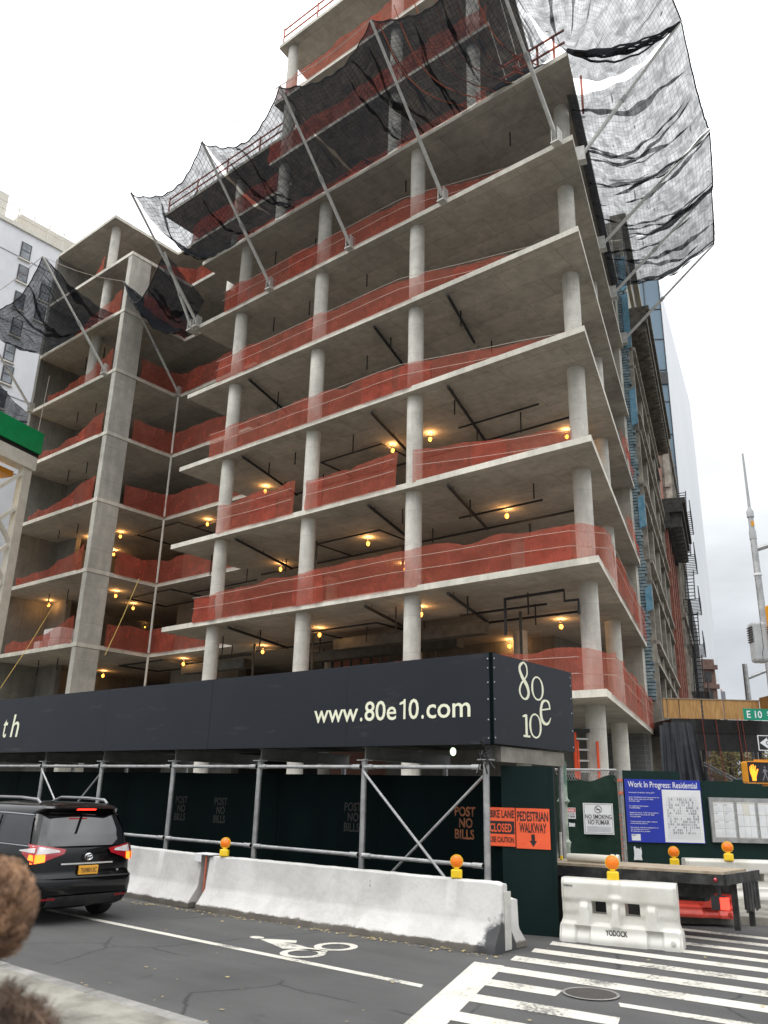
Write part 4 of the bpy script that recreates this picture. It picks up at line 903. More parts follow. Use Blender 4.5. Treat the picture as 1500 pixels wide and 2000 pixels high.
def rsign(name, tl, br, mat, label, off=.02, cat='sign', th=.012):
    p = rp(*tl); q = rp(*br); w = (Vector((q.x, q.y, 0))-Vector((p.x, p.y, 0))).length
    o = Vector((p.x, p.y, q.z)) + RD.cross(Vector((0, 0, 1)))*off
    e, W = sign(name, o, RD, w, p.z-q.z, mat, label, cat, th); return e, W, w, p.z-q.z
e, W, w, h = rsign('work_notice', (1218, 1521), (1377, 1648), M['blue'], 'large blue notice reading Work In Progress Residential with a building plan')
text('Work In Progress: Residential', 'title', M['wtext'], W @ Matrix.Translation((.045*w, h*.87, .002)), height=h*.095, width=w*.91, parent=e, bold=.008)
lines = [('Anticipated Completion: Spring 2019', .775, .34), ('Owner: 77 Park Avenue South Property Owner LLC', .70, .40), ('80 East 10th St. New York, NY 10003', .668, .32), ('212-963-1603', .636, .14), ('For additional information:', .56, .25), ('212-876-9020', .528, .14), ('General Contractor: CCNY Construction Inc.', .455, .38), ('360 W 36th St. New York, NY 10001', .423, .32), ('212-876-5600', .391, .14), ('To anonymously report unsafe conditions', .315, .35), ('at this worksite, call 311', .285, .22), ('Para reportar condiciones peligrosas en un', .222, .36), ('sitio de trabajo, llame al 311.', .192, .24), ('No tiene que dar su nombre', .162, .25)]
for s, z, ww in lines: text(s, 'small_print', M['wtext'], W @ Matrix.Translation((.045*w, h*z, .002)), height=h*.018, width=w*ww, parent=e, bold=.01)
MB().box((.05*w, .025*h, 0), (.165*w, .125*h, .003), W).build('city_label', M['whitesign'], e); text('NYC', 'city_lettering', M['blackpaint'], W @ Matrix.Translation((.06*w, .098*h, .0045)), height=h*.02, parent=e, bold=.03)
MB().box((.485*w, .012*h, 0), (.992*w, .84*h, .003), W).build('plan_sheet', M['whitesign'], e)
m = MB(); rnd = random.Random(2)
for i in range(15):
    for j in range(13):
        x0 = (.54 + i*.0275)*w; z0 = (.14 + j*.044)*h
        if j > 9 and (i < 1 or i > 12): continue
        if rnd.random() < .62: m.box((x0, z0, .003), (x0 + w*.022*rnd.choice((.5, .8, 1)), z0 + h*.038, .0042), W)
m.build('plan_print', M['gtext'], e)
m = MB()
for i in range(17): m.box(((.535 + i*.0255)*w, .07*h, .0045), ((.535 + i*.0255)*w+.0025, .72*h, .0052), W)
for j in range(16): m.box((.535*w, (.07+j*.0433)*h, .0053), (.945*w, (.07+j*.0433)*h+.0025, .006), W)
m.build('plan_lines', M['gtext'], e)
e, W, w, h = rsign('no_smoking_sign', (1136.5, 1568), (1198, 1630), M['whitesign'], 'white NO SMOKING sign with a barred cigarette on the windscreen', off=.07)
m = MB()
for a in range(4): pass
m.box((.02, .02, 0), (w-.02, .026, .002), W).box((.02, h-.026, 0), (w-.02, h-.02, .002), W).box((.02, .02, 0), (.026, h-.02, .002), W).box((w-.026, .02, 0), (w-.02, h-.02, .002), W)
m.build('border_line', M['blackpaint'], e)
n = 28; c = Vector((w*.5, h*.80, .003)); vs = []
for k in range(n): a = 2*pi*k/n; vs += [W @ (c + Vector((cos(a), sin(a), 0))*h*.125), W @ (c + Vector((cos(a), sin(a), 0))*h*.105)]
m = MB().add(vs, [(2*k, 2*((k+1) % n), 2*((k+1) % n)+1, 2*k+1) for k in range(n)])
m.add([W @ (c + Vector(q)*h) for q in [(-.085, .07, 0), (-.07, .085, 0), (.085, -.07, 0), (.07, -.085, 0)]], [(0, 1, 2, 3)]); m.add([W @ (c + Vector(q)*h + Vector((0, 0, -.001))) for q in [(-.07, -.015, 0), (.06, -.015, 0), (.06, .012, 0), (-.07, .012, 0)]], [(0, 1, 2, 3)])
m.build('pictogram', M['blackpaint'], e)
for s, z, hh_, ww in (('NO SMOKING', .50, .135, .88), ('NO FUMAR', .315, .135, .72)): text(s, 'lettering', M['blackpaint'], W @ Matrix.Translation((w*(1-ww)/2, h*z, .003)), height=h*hh_, width=w*ww, parent=e, bold=.008)
for j in range(5): MB().box((.1*w, h*(.235-.037*j), .001), (.9*w, h*(.247-.037*j), .003), W).build('small_print', M['gtext'], e)
MB().box((.12*w, h*.46, .001), (.88*w, h*.468, .003), W).build('rule', M['blackpaint'], e)
e, W, w, h = rsign('danger_sign', (1097, 1577), (1123, 1599), M['whitesign'], 'small white and red DANGER sign on the windscreen', off=.07)
MB().box((.03*w, .58*h, 0), (.97*w, .95*h, .002), W).build('red_field', M['rplastic'], e); text('DANGER', 'lettering', M['wtext'], W @ Matrix.Translation((.1*w, .66*h, .0035)), height=h*.2, width=w*.8, parent=e, bold=.02)
text('CONSTRUCTION AREA', 'lettering', M['blackpaint'], W @ Matrix.Translation((.06*w, .38*h, .0035)), height=h*.11, width=w*.88, parent=e, bold=.02); text('DO NOT ENTER', 'lettering', M['blackpaint'], W @ Matrix.Translation((.06*w, .12*h, .0035)), height=h*.17, width=w*.88, parent=e, bold=.02)
for i, (tl, br, lab) in enumerate((((1236, 1652), (1254, 1680), 'torn white paper scrap pasted below the blue notice'), ((1109, 1606), (1118, 1614), 'small torn white sticker under the DANGER sign'))):
    p = rp(*tl, .02 if i == 0 else .08); q = rp(*br); w = (Vector((q.x, q.y, 0))-Vector((p.x, p.y, 0))).length; h = p.z-q.z
    W = wallM(Vector((p.x, p.y, q.z)) + RD.cross(Vector((0, 0, 1)))*(.006 if i == 0 else .06), RD); rnd = random.Random(i+1)
    pts = [(0, 0), (w*.5, .02*h), (w, 0), (w*.93, h*.3), (w, h*.6), (w*.9, h*.95), (w*.8, h*.78), (w*.55, h*.86), (w*.4, h*.8), (w*.2, h), (w*.08, h*.93), (w*.1, h*.4)]
    n = len(pts); m = MB().add([W @ Vector((a, b, .006)) for a, b in pts] + [W @ Vector((a, b, .002)) for a, b in pts], [tuple(range(n))] + [(k, n+k, n+(k+1) % n, (k+1) % n) for k in range(n)])
    tag(m.build('torn_paper', M['paper']), lab, 'paper')
e, W, w, h = rsign('notice_case', (1381, 1557), (1531, 1648), M['steel'], 'grey metal notice case with paper permits behind glass', off=.03, th=.06)
for a, b in ((.045, .33), (.375, .625), (.67, .97)):
    MB().box((a*w, .1*h, 0), (b*w, .9*h, .004), W).build('backing', noise_mat('case backing', (.4, .38, .32), (.46, .44, .38), 4, .7), e)
    pw = (b-a)*w; nc = 2 if a < .1 else 3
    for i in range(nc):
        for j in range(4 if nc == 2 else 3):
            x0 = a*w + pw*(i+.04)/nc; z0 = h*(.12 + (.76*j/(4 if nc == 2 else 3))); zh = h*.76/(4 if nc == 2 else 3)*.94
            beige = nc == 3 and i == 1 and j == 2 and a < .5
            MB().box((x0, z0, .004), (x0+pw/nc*.93, z0+zh, .007), W).build('permit', M['wood'] if beige and False else (M['creamsteel'] if beige else M['paper']), e)
            if nc == 2 and j > 0: text('NYC', 'permit_heading', M['blackpaint'], W @ Matrix.Translation((x0+.01, z0+zh*.72, .0085)), height=zh*.14, parent=e, bold=.03)
            if nc == 2:
                for q in range(4): MB().box((x0+.012, z0+zh*(.12+.13*q), .007), (x0+pw/nc*.8, z0+zh*(.135+.13*q), .0082), W).build('small_print', M['gtext'], e)
    MB().box((a*w-.004, .1*h-.004, .02), (b*w+.004, .9*h+.004, .024), W).build('glass', None or M['caseglass'] if 'caseglass' in M else M.setdefault('caseglass', (lambda: (lambda r: (setp(r[2], **{'Base Color': (1, 1, 1, 1), 'Roughness': .03, 'Alpha': .12}), r[0])[1])(newmat('case glass')))()), e)
# ------------------------------------------------------------------ concrete road barriers
def barrier(p0, p1, hgt, label, seed, chip=True):
    p0, p1 = Vector((*p0, 0)), Vector((*p1, 0)); d = (p1-p0).normalized(); L_ = (p1-p0).length; nb = Vector((-d.y, d.x, 0))
    e = empty('concrete_barrier', tuple((p0+p1)/2), label, 'concrete barrier', 'white concrete road barriers')
    s = hgt/.81
    prof = [(0, 0), (0, .04), (.004, .085), (.03, .12), (.17, .30), (.19, .36), (.235, .79), (.25, .81), (.37, .81), (.385, .79), (.41, .36), (.43, .30), (.57, .12), (.596, .085), (.60, .04), (.60, 0)]
    rnd = random.Random(seed); n = max(30, int(L_/.05)); m = MB(); k = len(prof)
    from mathutils import noise as mn
    vs = []
    for i in range(n+1):
        x = L_*i/n; ed = min(x, L_-x)
        for (a, b) in prof:
            q = p0 + d*x + nb*a + Vector((0, 0, b*s))
            r = mn.noise(q*3.1+Vector((seed, 0, 0)))*.008 + mn.noise(q*11)*.004
            if ed < .16: r += .02*mn.noise(q*9) + (.16-ed)*.12*(1+mn.noise(q*6))
            if b < .1: r += .016*mn.noise(q*7)
            c = p0 + d*min(max(x, .12), L_-.12) + nb*.3 + Vector((0, 0, .4)); v = (c-q); v.z *= .35
            vs.append(q + v.normalized()*max(-.006, r))
    m.add(vs, [(i*k+j, (i+1)*k+j, (i+1)*k+j+1, i*k+j+1) for i in range(n) for j in range(k-1)] + [tuple(range(k)), tuple(range(n*k, (n+1)*k))[::-1]])
    m.build('block', M['barrier'], e, smooth=True, angle=28)
    # forklift scuffs and a pocket at the foot
    m = MB()
    return e
e = barrier((-11.62, 9.40), (-6.14, 9.72), .81, 'long white concrete barrier with two amber lamps and a blackened right end', 1)
def scuff_mat():
    m = M['barrier'].copy(); m.name = 'scraped barrier concrete'; nt = m.node_tree; N = nt.nodes.new; L = nt.links.new; b = nt.nodes['Principled BSDF']
    old = b.inputs['Base Color'].links[0].from_socket; tc = N('ShaderNodeTexCoord'); sp = N('ShaderNodeSeparateXYZ'); L(tc.outputs['Object'], sp.inputs[0])
    no = N('ShaderNodeTexNoise'); no.inputs['Scale'].default_value = 5; no.inputs['Detail'].default_value = 9; no.inputs['Roughness'].default_value = .7; L(tc.outputs['Object'], no.inputs['Vector'])
    a = N('ShaderNodeMapRange'); a.inputs[1].default_value = 2.25; a.inputs[2].default_value = 2.78; L(sp.outputs[0], a.inputs[0])
    z = N('ShaderNodeMapRange'); z.inputs[1].default_value = .75; z.inputs[2].default_value = .1; L(sp.outputs[2], z.inputs[0])
    mu = N('ShaderNodeMath'); mu.operation = 'MULTIPLY'; L(a.outputs[0], mu.inputs[0]); L(z.outputs[0], mu.inputs[1])
    ad = N('ShaderNodeMath'); L(mu.outputs[0], ad.inputs[0]); L(no.outputs[0], ad.inputs[1])
    f = N('ShaderNodeMapRange'); f.inputs[1].default_value = .86; f.inputs[2].default_value = 1.05; L(ad.outputs[0], f.inputs[0])
    mx = N('ShaderNodeMixRGB'); mx.inputs[2].default_value = (.05, .05, .052, 1); L(f.outputs[0], mx.inputs[0]); L(old, mx.inputs[1]); L(mx.outputs[0], b.inputs['Base Color']); return m
for o in e.children:
    o.data.materials[0] = scuff_mat()
barrier((-17.7, 9.75), (-11.86, 9.43), .81, 'white concrete barrier on the left, half hidden by the black car', 2)
barrier((-9.2, 10.14), (-6.2, 10.0), .60, 'lower white concrete barrier end showing behind the long one', 3)
p = ony(395, 1680, 9.62)
e = empty('joint_clamp', (-11.74, 9.7, .8), 'white steel clamp bridging the joint between two concrete barriers', 'clamp')
MB().box((-11.95, 9.58, .815), (-11.55, 9.82, .835)).box((-11.95, 9.575, .70), (-11.78, 9.59, .835)).build('plate', M['whitesign'], e, bevel=.01)
MB().cyl((-11.74, 9.66, .1), (-11.74, 9.66, .8), .02, 8).build('pin', M['redrail'], e)
p = Vector((-6.17, 10.05, 0)); e = empty('steel_plate', tuple(p), 'upright steel plate wedged at the right end of the barriers', 'plate')
MB().box((-6.18, 10.0, .02), (-6.16, 10.16, .70)).build('plate', M['alu'], e)
# amber warning lamps
AL = []
def warn(base, face, label, tilt=0.0, s=1.0):
    e = empty('warning_lamp', tuple(base), label, 'warning lamp', 'amber warning lamps', math.atan2(face[1], face[0]))
    if AL:
        for o in AL: c = o.copy(); col.objects.link(c); c.parent = e
    else:
        AL.append(MB().box((-.05, -.072, 0), (.05, .072, .112)).build('battery_case', M['yellow'], e, bevel=.018, world=False))
        m = MB(); Mx = Matrix.Translation((0, 0, .21)) @ Matrix.Rotation(pi/2, 4, 'Y')
        m.lathe([(.001, -.045), (.058, -.036), (.077, -.02), (.082, 0), (.077, .02), (.058, .036), (.001, .045)], Mx, 24); AL.append(m.build('lens', M['amber'], e, smooth=True, world=False, angle=None))
        AL.append(MB().box((-.03, -.03, .116), (.03, .03, .14)).build('neck', M['yellow'], e, world=False))
        vs = []; n = 28
        for k in range(n): 
            a = 2*pi*k/n
            for r_, x in ((.081, -.012), (.088, -.012), (.088, .012), (.081, .012)): vs.append((x, r_*cos(a), .21+r_*sin(a)))
        AL.append(MB().add(vs, [(4*k+i, 4*k+(i+1) % 4, 4*((k+1) % n)+(i+1) % 4, 4*((k+1) % n)+i) for k in range(n) for i in range(4)]).build('lens_rim', M['yellow'], e, world=False))
    e.scale = (s, s, s); e.rotation_euler = (0, tilt, math.atan2(face[1], face[0])); return e
p = ony(437, 1679, 9.68); warn((p.x, p.y, .81), (.5, -.85), 'amber warning lamp tilted on the left end of the long concrete barrier', -.12)
p = ony(892, 1723, 9.97); warn((p.x, p.y, .81), (.45, -.9), 'amber warning lamp on the right part of the long concrete barrier', .0)
# ------------------------------------------------------------------ plastic water barriers
def water_barrier(o, xd, mat, label, L_=1.72, Hh=.88, txt=None):
    xd = Vector((xd[0], xd[1], 0)).normalized(); e = empty('water_barrier', tuple(o), label, 'plastic barrier', 'plastic water filled barriers', math.atan2(xd.y, xd.x))
    nx, nz = 86, 44
    def sm(a, b, t): t = max(0, min(1, (t-a)/(b-a))); return t*t*(3-2*t)
    def T_(u, w):
        base = .235 - .05*sm(.05, .22, w) 
        mid = .115 + .02*sm(.6, .5, 1-w)
        top = .165
        r = base if w < .27 else (base*(1-sm(.27, .31, w)) + mid*sm(.27, .31, w))
        r = r*(1-sm(.60, .70, w)) + top*sm(.60, .70, w)
        if w < .27:
            for a, b in ((.13, .27), (.72, .86)):
                r -= .05*sm(a, a+.02, u)*(1-sm(b-.02, b, u))*(1-sm(.24, .27, w))
        if .25 < w < .68:
            for c, w0 in ((.20, .085), (.475, .06), (.785, .085)):
                wd = w0*(1 - .5*(w-.27)/.38); r = max(r, mid + (.2-mid)*(1-sm(wd*.6, wd, abs(u-c)))*(1-sm(.55, .68, w)))
        if w > .93: r *= 1 - .25*sm(.93, 1, w)
        if w > .72 and abs(u-.48) < .07: r -= .05*(1-sm(.02, .07, abs(u-.48)))*sm(.72, .78, w)
        return r
    holes = [(.27, .395), (.555, .685)]
    def ishole(i, j):
        u = (i+.5)/nx; w = (j+.5)/nz
        return any(a < u < b for a, b in holes) and .455 < w < .655
    m = MB(); vs = []; W = nx+1
    for side in (-1, 1):
        for j in range(nz+1):
            for i in range(nx+1):
                u, w = i/nx, j/nz; inset = 0
                shrink = .055*sm(.25, .35, w) if (u < .001 or u > .999) else 0
                x = u*L_; ex = .04*sm(.2, .4, w)
                x = ex + u*(L_-2*ex)
                vs.append(Vector((x, side*T_(u, w)*(1 if 0.012 < u < .988 else .82), w*Hh)))
    m.v = vs; N1 = (nx+1)*(nz+1)
    for j in range(nz):
        for i in range(nx):
            a, b, c, d = j*W+i, j*W+i+1, (j+1)*W+i+1, (j+1)*W+i
            if ishole(i, j):
                for (di, dj, e0, e1) in ((-1, 0, a, d), (1, 0, c, b), (0, -1, b, a), (0, 1, d, c)):
                    if not ishole(i+di, j+dj): m.f.append((e0, e1, e1+N1, e0+N1))
                continue
            m.f.append((a, b, c, d)); m.f.append((d+N1, c+N1, b+N1, a+N1))
    for i in range(nx): m.f.append((i+1, i, i+N1, i+1+N1)); t0 = nz*W+i; m.f.append((t0, t0+1, t0+1+N1, t0+N1))
    for j in range(nz): a = j*W; m.f.append((a, a+W, a+W+N1, a+N1)); a = j*W+nx; m.f.append((a+W, a, a+N1, a+W+N1))
    body = m.build('body', mat, e, smooth=True, angle=50, world=False)
    MB().cyl((L_*.93, -.225, Hh*.12), (L_*.93, -.245, Hh*.12), .032, 16).cyl((L_*.93, -.246, Hh*.12), (L_*.93, -.25, Hh*.12), .018, 12).build('drain_plug', mat, e, world=False)
    if txt:
        Wt = Matrix(((1, 0, 0, 0), (0, 0, -1, 0), (0, 1, 0, 0), (0, 0, 0, 1)))
        def put(s, x, z, h, w, mt, nm, y): text(s, nm, mt, Matrix.Translation((x, y, z)) @ Wt, height=h, width=w, parent=None, bold=.03).name
        for s, x, z, h, w, nm in ((txt, .39*L_, .15*Hh, .085*Hh, .18*L_, 'lettering'), ('POROUS', .05*L_, .87*Hh, .028*Hh, .075*L_, 'sticker_lettering')):
            cu_before = set(bpy.data.objects)
            y = -(.205 if nm == 'lettering' else .172)
            t = text(s, nm, M['blackpaint'], Matrix.Translation((x, y, z)) @ Wt, height=h, width=w, bold=.03)
            t.parent = e
    return e
o0 = onz(1092, 1838); o1 = onz(1318, 1862)
dirY = Vector((o1.x-o0.x, o1.y-o0.y, 0)).normalized(); dirY = Vector((.965, .262, 0)).normalized(); nY = dirY.cross(Vector((0, 0, 1)))
yb = Vector((o0.x, o0.y, 0)) - nY*.235
water_barrier(yb, dirY, M['wplastic'], 'white plastic water barrier with two handholes standing on the crosswalk', txt='YODOCK', L_=1.62, Hh=.80)
MB_ = MB()
p = yb + dirY*.74; warn((p.x, p.y, .785), (.45, -.9), 'amber warning lamp on top of the nearest white plastic barrier', 0, 1.12)
p = onz(1438, 1792, .13) - Vector((.86, .51, 0)).normalized()*1.95; water_barrier(Vector((p.x, p.y, .13)) , (.86, .51), M['rplastic'], 'red plastic water barrier lying low behind the white one', L_=1.95, Hh=.54)
p = ond(1340, 1790, 15.6); water_barrier(Vector((p.x, p.y, .13)), (.79, .61), M['wplastic'], 'white plastic water barrier behind the flatbed bed', L_=2.2, Hh=.68)
p = ond(1318, 1691, 15.4); warn(tuple(p), (.4, -.9), 'amber warning lamp between flatbed and hoarding, left one', 0, 1.15)
p = ond(1424, 1682, 15.75); warn(tuple(p), (.4, -.9), 'amber warning lamp on the white barrier behind the flatbed', -.15, 1.2)
# ------------------------------------------------------------------ flatbed truck
tc_ = onz(1412, 1704, .93); TX = Vector((-.965, -.262, 0)).normalized(); TY = Vector((.03, 1, 0)).normalized()
e = empty('flatbed_truck', (tc_.x, tc_.y, 0), 'black flatbed truck bed with a plywood deck parked at the pavement corner', 'truck')
def tp(a, b, z): return Vector((tc_.x, tc_.y, 0)) + TX*a + TY*b + Vector((0, 0, z))
def tbox(m, a0, a1, b0, b1, z0, z1):
    vs = [tp(a, b, z) for z in (z0, z1) for a, b in ((a0, b0), (a1, b0), (a1, b1), (a0, b1))]
    return m.add(vs, [(0,1,2,3),(7,6,5,4),(4,5,1,0),(5,6,2,1),(6,7,3,2),(7,4,0,3)])
truckblack = noise_mat('scuffed black steel', (.008, .008, .008), (.07, .068, .065), 5, .6, detail=9, lo=.45, hi=.75)
tbox(MB(), 0, 5, 0, .95, .90, .935).build('deck', M['deck'], e)
m = tbox(MB(), .0, 5, -.02, .03, .76, .898); tbox(m, -.03, 0, .03, 1.42, .76, .897); tbox(m, -.028, -.005, .70, 1.25, .40, .757); m.build('side_rail', truckblack, e)
m = tbox(MB(), .3, 5, .35, .45, .55, .75); tbox(m, .3, 5, 1.2, 1.3, .55, .75); tbox(m, .6, 4.6, .9, 1.1, .45, .7); m.build('chassis', truckblack, e)
for b0 in (.58, 1.22): tbox(MB(), .05, .12, b0, b0+.055, .13, .75).build('rear_leg', truckblack, e)
m = MB()
for q in range(8): tbox(m, -.045-.012*(q % 2), -.03, .68+q*.068, .745+q*.068, .36+.02*(q % 3), .755)
m.build('skirt', truckblack, e)
m = MB(); tbox(m, .9, .94, .2, .62, .3, .74); m.build('mud_flap', M['rubber'], e)
for a in (1.6, 2.6):
    MB().cyl(tp(a, .12, .42), tp(a, .4, .42), .40, 24).build('wheel', M['rubber'], e)
m = tbox(MB(), .02, .20, .02, .10, .44, .62); tbox(m, .08, .12, .04, .08, .62, .76); m.build('lamp_box', M['blackpaint'], e)
m = tbox(MB(), -.015, .018, .02, .09, .45, .60); tbox(m, -.012, .075, .0, .018, .45, .60); m.build('tail_lamp', M['redlit'], e); MB().ball(tp(.1, -.025, .83), .03, 10).build('reflector', M['redlens'], e)
a = tp(2.35, .35, 1.0); b = tp(1.55, .3, 1.0); e = empty('fabric_roll', tuple(a), 'pale dirty roll lying on the truck deck beside the gate', 'roll')
MB().tube([a, a.lerp(b, .5), b], [.055, .06, .058], 12).build('roll', M['creamsteel'], e, smooth=True); MB().cyl(b-(b-a).normalized()*.12, b-(b-a).normalized()*.07, .075, 12).cyl(b-(b-a).normalized()*.04, b, .075, 12).build('flange', M['creamsteel'], e)
p = ond(1097, 1690, 12.9); e = empty('conduit_post', (p.x, p.y, 0), 'thin taped conduit standing beside the green end panel', 'post')
MB().cyl((p.x, p.y, 0), (p.x, p.y, 1.35), .022, 8).build('shaft', M['alu'], e); MB().cyl((p.x, p.y, .95), (p.x, p.y, 1.0), .027, 8).build('yellow_tape', M['yellow'], e)
# orange step ladder inside
p = ond(1146, 1500, 24); e = empty('step_ladder', (p.x, p.y, .13), 'orange fibreglass step ladder beside the corner column behind the gate', 'ladder'); W = wallM((p.x-.35, p.y, .13), RD)
for x in (0, .5): MB().box((x*1-.04+(.06 if x == 0 else -.06)*0, 0, 0), (x+.04, 3.62 if x == 0 else 3.55, .1), W).build('rail', M['ladder'], e)
for i in range(11): MB().box((.04, .25+i*.31, .01), (.46, .30+i*.31, .09), W).build('step', M['alu'], e)
MB().box((-.02, 3.56, -.05), (.52, 3.66, .15), W).build('top_cap', M['iron'], e); MB().box((.56, 0, .3), (.62, 3.3, .38), W).box((.0, 0, .3), (.04, 3.3, .38), W).build('rear_rail', M['ladder'], e)
# ------------------------------------------------------------------ black minivan
def minivan():
    e = empty('minivan', (-11.55, 7.36, 0), 'black minivan with lit red brake lamps driving away beside the barrier', 'car', None, pi)
    LV_ = [(.20, .70, .16, 4.2), (.25, .765, .07, 4.33), (.36, .80, .01, 4.4), (.50, .815, .0, 4.42), (.60, .818, .012, 4.4), (.66, .812, .075, 4.37), (.80, .81, .085, 4.3), (.92, .808, .10, 4.1), (1.0, .80, .125, 3.45), (1.06, .785, .155, 3.3), (1.2, .757, .235, 3.02), (1.35, .722, .33, 2.72), (1.46, .685, .40, 2.5), (1.50, .668, .33, 2.43), (1.54, .635, .27, 2.35), (1.575, .60, .33, 2.2), (1.60, .53, .42, 2.05), (1.615, .40, .55, 1.9), (1.62, .2, .8, 1.7)]
    def at(z):
        for a, b in zip(LV_, LV_[1:]):
            if a[0] <= z <= b[0]:
                t = (z-a[0])/(b[0]-a[0]); return [a[i]*(1-t)+b[i]*t for i in range(1, 4)]
        return LV_[-1][1:]
    RC = .17
    def ring(z):
        w, xr, xf = at(z); rc = min(RC, w*.5); pts = []; n = 8
        for cx, cy, a0, r_ in ((xr+rc, -w+rc, pi, rc), (xf-rc*1.6, -w+rc*1.6, 1.5*pi, rc*1.6), (xf-rc*1.6, w-rc*1.6, 0, rc*1.6), (xr+rc, w-rc, .5*pi, rc)):
            for i in range(n+1): a = a0 + .5*pi*i/n; pts.append(Vector((cx + r_*cos(a), cy + r_*sin(a), z)))
        out = []
        for i, p in enumerate(pts):
            q = pts[(i+1) % len(pts)]; d = (q-p).length; k = max(1, int(d/.25)); out += [p.lerp(q, j/k) for j in range(k)] if False else [p]
        # crown across the tail so it is not flat
        for p in out:
            if p.x < xr + .3: p.x += .05*(p.y/w)**2
        return out
    zs = []
    for a, b in zip(LV_, LV_[1:]):
        k = max(1, int((b[0]-a[0])/.045)); zs += [a[0] + (b[0]-a[0])*i/k for i in range(k)]
    zs.append(LV_[-1][0]); m = MB(); n = len(ring(1))
    for z in zs: m.v += ring(z)
    m.f = [(j*n+i, j*n+(i+1) % n, (j+1)*n+(i+1) % n, (j+1)*n+i) for j in range(len(zs)-1) for i in range(n)] + [tuple(range(n))[::-1], tuple(range((len(zs)-1)*n, len(zs)*n))]
    m.build('body', M['carpaint'], e, smooth=True, angle=50, world=False)
    def rear(y, z, off=.012):
        w, xr, xf = at(z); rc = min(RC, w*.5); ay = abs(y)
        x = xr
        if ay > w - rc:
            t = min(rc, ay-(w-rc)); x = xr + rc - math.sqrt(max(0, rc*rc - t*t))
        x += .05*(y/w)**2
        nx = -1 if ay < w-rc else -max(0.0, 1-(ay-(w-rc))/rc); ny = 0 if ay < w-rc else math.copysign(min(1, (ay-(w-rc))/rc), y)
        return Vector((x + nx*off, y + ny*off, z))
    def side(x, z, s, off=.012):
        w, xr, xf = at(z); rc = min(RC, w*.5); d_ = max(0, xr+rc-x); return Vector((x, s*(w-rc+math.sqrt(max(0, rc*rc-d_*d_))+off), z))
    def patch(name, fn, quad, mat, nu=16, nv=8, par=None):   # quad: 4 corners (a,b) bilinear, mapped through fn
        (a0, b0), (a1, b1), (a2, b2), (a3, b3) = quad
        mm = MB(); mm.grid(lambda u, v: fn(*( (a0*(1-u)+a1*u)*(1-v) + (a3*(1-u)+a2*u)*v, (b0*(1-u)+b1*u)*(1-v) + (b3*(1-u)+b2*u)*v)), nu, nv)
        return mm.build(name, mat, par or e, smooth=True, world=False, angle=None)
    patch('rear_window', lambda y, z: rear(y, z), [(-.74, 1.03), (.74, 1.03), (.60, 1.43), (-.60, 1.43)], M['glassdark'], 24, 10)
    for s in (-1, 1):
        for x0, x1 in ((.42, 1.30), (1.36, 2.15)):
            patch('side_window', lambda x, z: side(x, z, s), [(x0 if x0 > .5 else .34, 1.05), (x1, 1.05), (x1-.02, 1.43), (x0+.08 if x0 > .5 else .50, 1.43)], M['glassdark'], 10, 8)
        patch('side_window', lambda x, z: side(x, z, s), [(2.2, 1.05), (3.0, 1.05), (2.5, 1.43), (2.2, 1.43)], M['glassdark'], 10, 8)
        lt = patch('tail_lamp', lambda y, z: rear(y, z, .016), [(s*.38, .93), (s*.79, .80), (s*.79, 1.06), (s*.35, .99)], M['redlens'], 12, 8)
        patch('clear_lens', lambda y, z: rear(y, z, .021), [(s*.44, .957), (s*.77, .925), (s*.77, 1.04), (s*.46, .982)], M['clearlens'], 10, 5, lt)
        patch('side_lens', lambda x, z: side(x, z, s, .014), [(.16, .80), (.5, .94), (.5, .965), (.18, 1.05)], M['redlens'], 10, 6, lt)
        patch('side_clear_lens', lambda x, z: side(x, z, s, .018), [(.18, .95), (.56, .96), (.56, .975), (.2, 1.015)], M['clearlens'], 10, 6, lt)
        patch('lit_lens', lambda y, z: rear(y, z, .024), [(s*.66, .835), (s*.795, .80), (s*.795, .92), (s*.66, .93)], M['redhot'], 6, 6, lt)
        patch('lit_lens', lambda x, z: side(x, z, s, .022), [(.17, .845), (.28, .86), (.26, .93), (.19, .92)], M['redhot'], 6, 6, lt)
        patch('reflector', lambda y, z: rear(y, z, .012), [(s*.48, .335), (s*.68, .335), (s*.68, .362), (s*.48, .362)], M['redlens'], 4, 2)
        mm = MB(); zt_ = 1.60; mm.tube([(.62, s*.56, zt_), (.72, s*.565, zt_+.055), (1.2, s*.565, zt_+.075), (2.0, s*.56, zt_+.07), (2.25, s*.555, zt_)], .021, 8); mm.build('roof_rail', M['frame'] if s > 0 and False else M['rim'], e, smooth=True, world=False)
        mm = MB(); mm.box((2.75, s*.80, 1.02), (2.9, s*.98, 1.15)); mm.build('door_mirror', M['carpaint'], e, world=False, bevel=.03)
        for z0 in (.78,): mm = MB(); mm.box((1.25, s*.812-.012, .84), (1.45, s*.812+.012, .875)); mm.build('door_handle', M['chrome'], e, world=False, bevel=.008)
        mm = MB(); mm.tube([side(.34, 1.035, s, .012), side(1.3, 1.035, s, .012), side(3.2, 1.035, s, .012)], .009, 5); mm.build('window_trim', M['chrome'], e, world=False)
        mm = MB(); mm.tube([side(.52, 1.447, s, .008), side(1.3, 1.455, s, .008), side(2.3, 1.447, s, .008)], .010, 5); mm.build('roof_trim', M['chrome'], e, world=False)
        patch('headlamp', lambda x, z: side(x, z, s, .01), [(3.9, .68), (4.15, .68), (4.1, .8), (3.8, .82)], M['clearlens'], 6, 4)
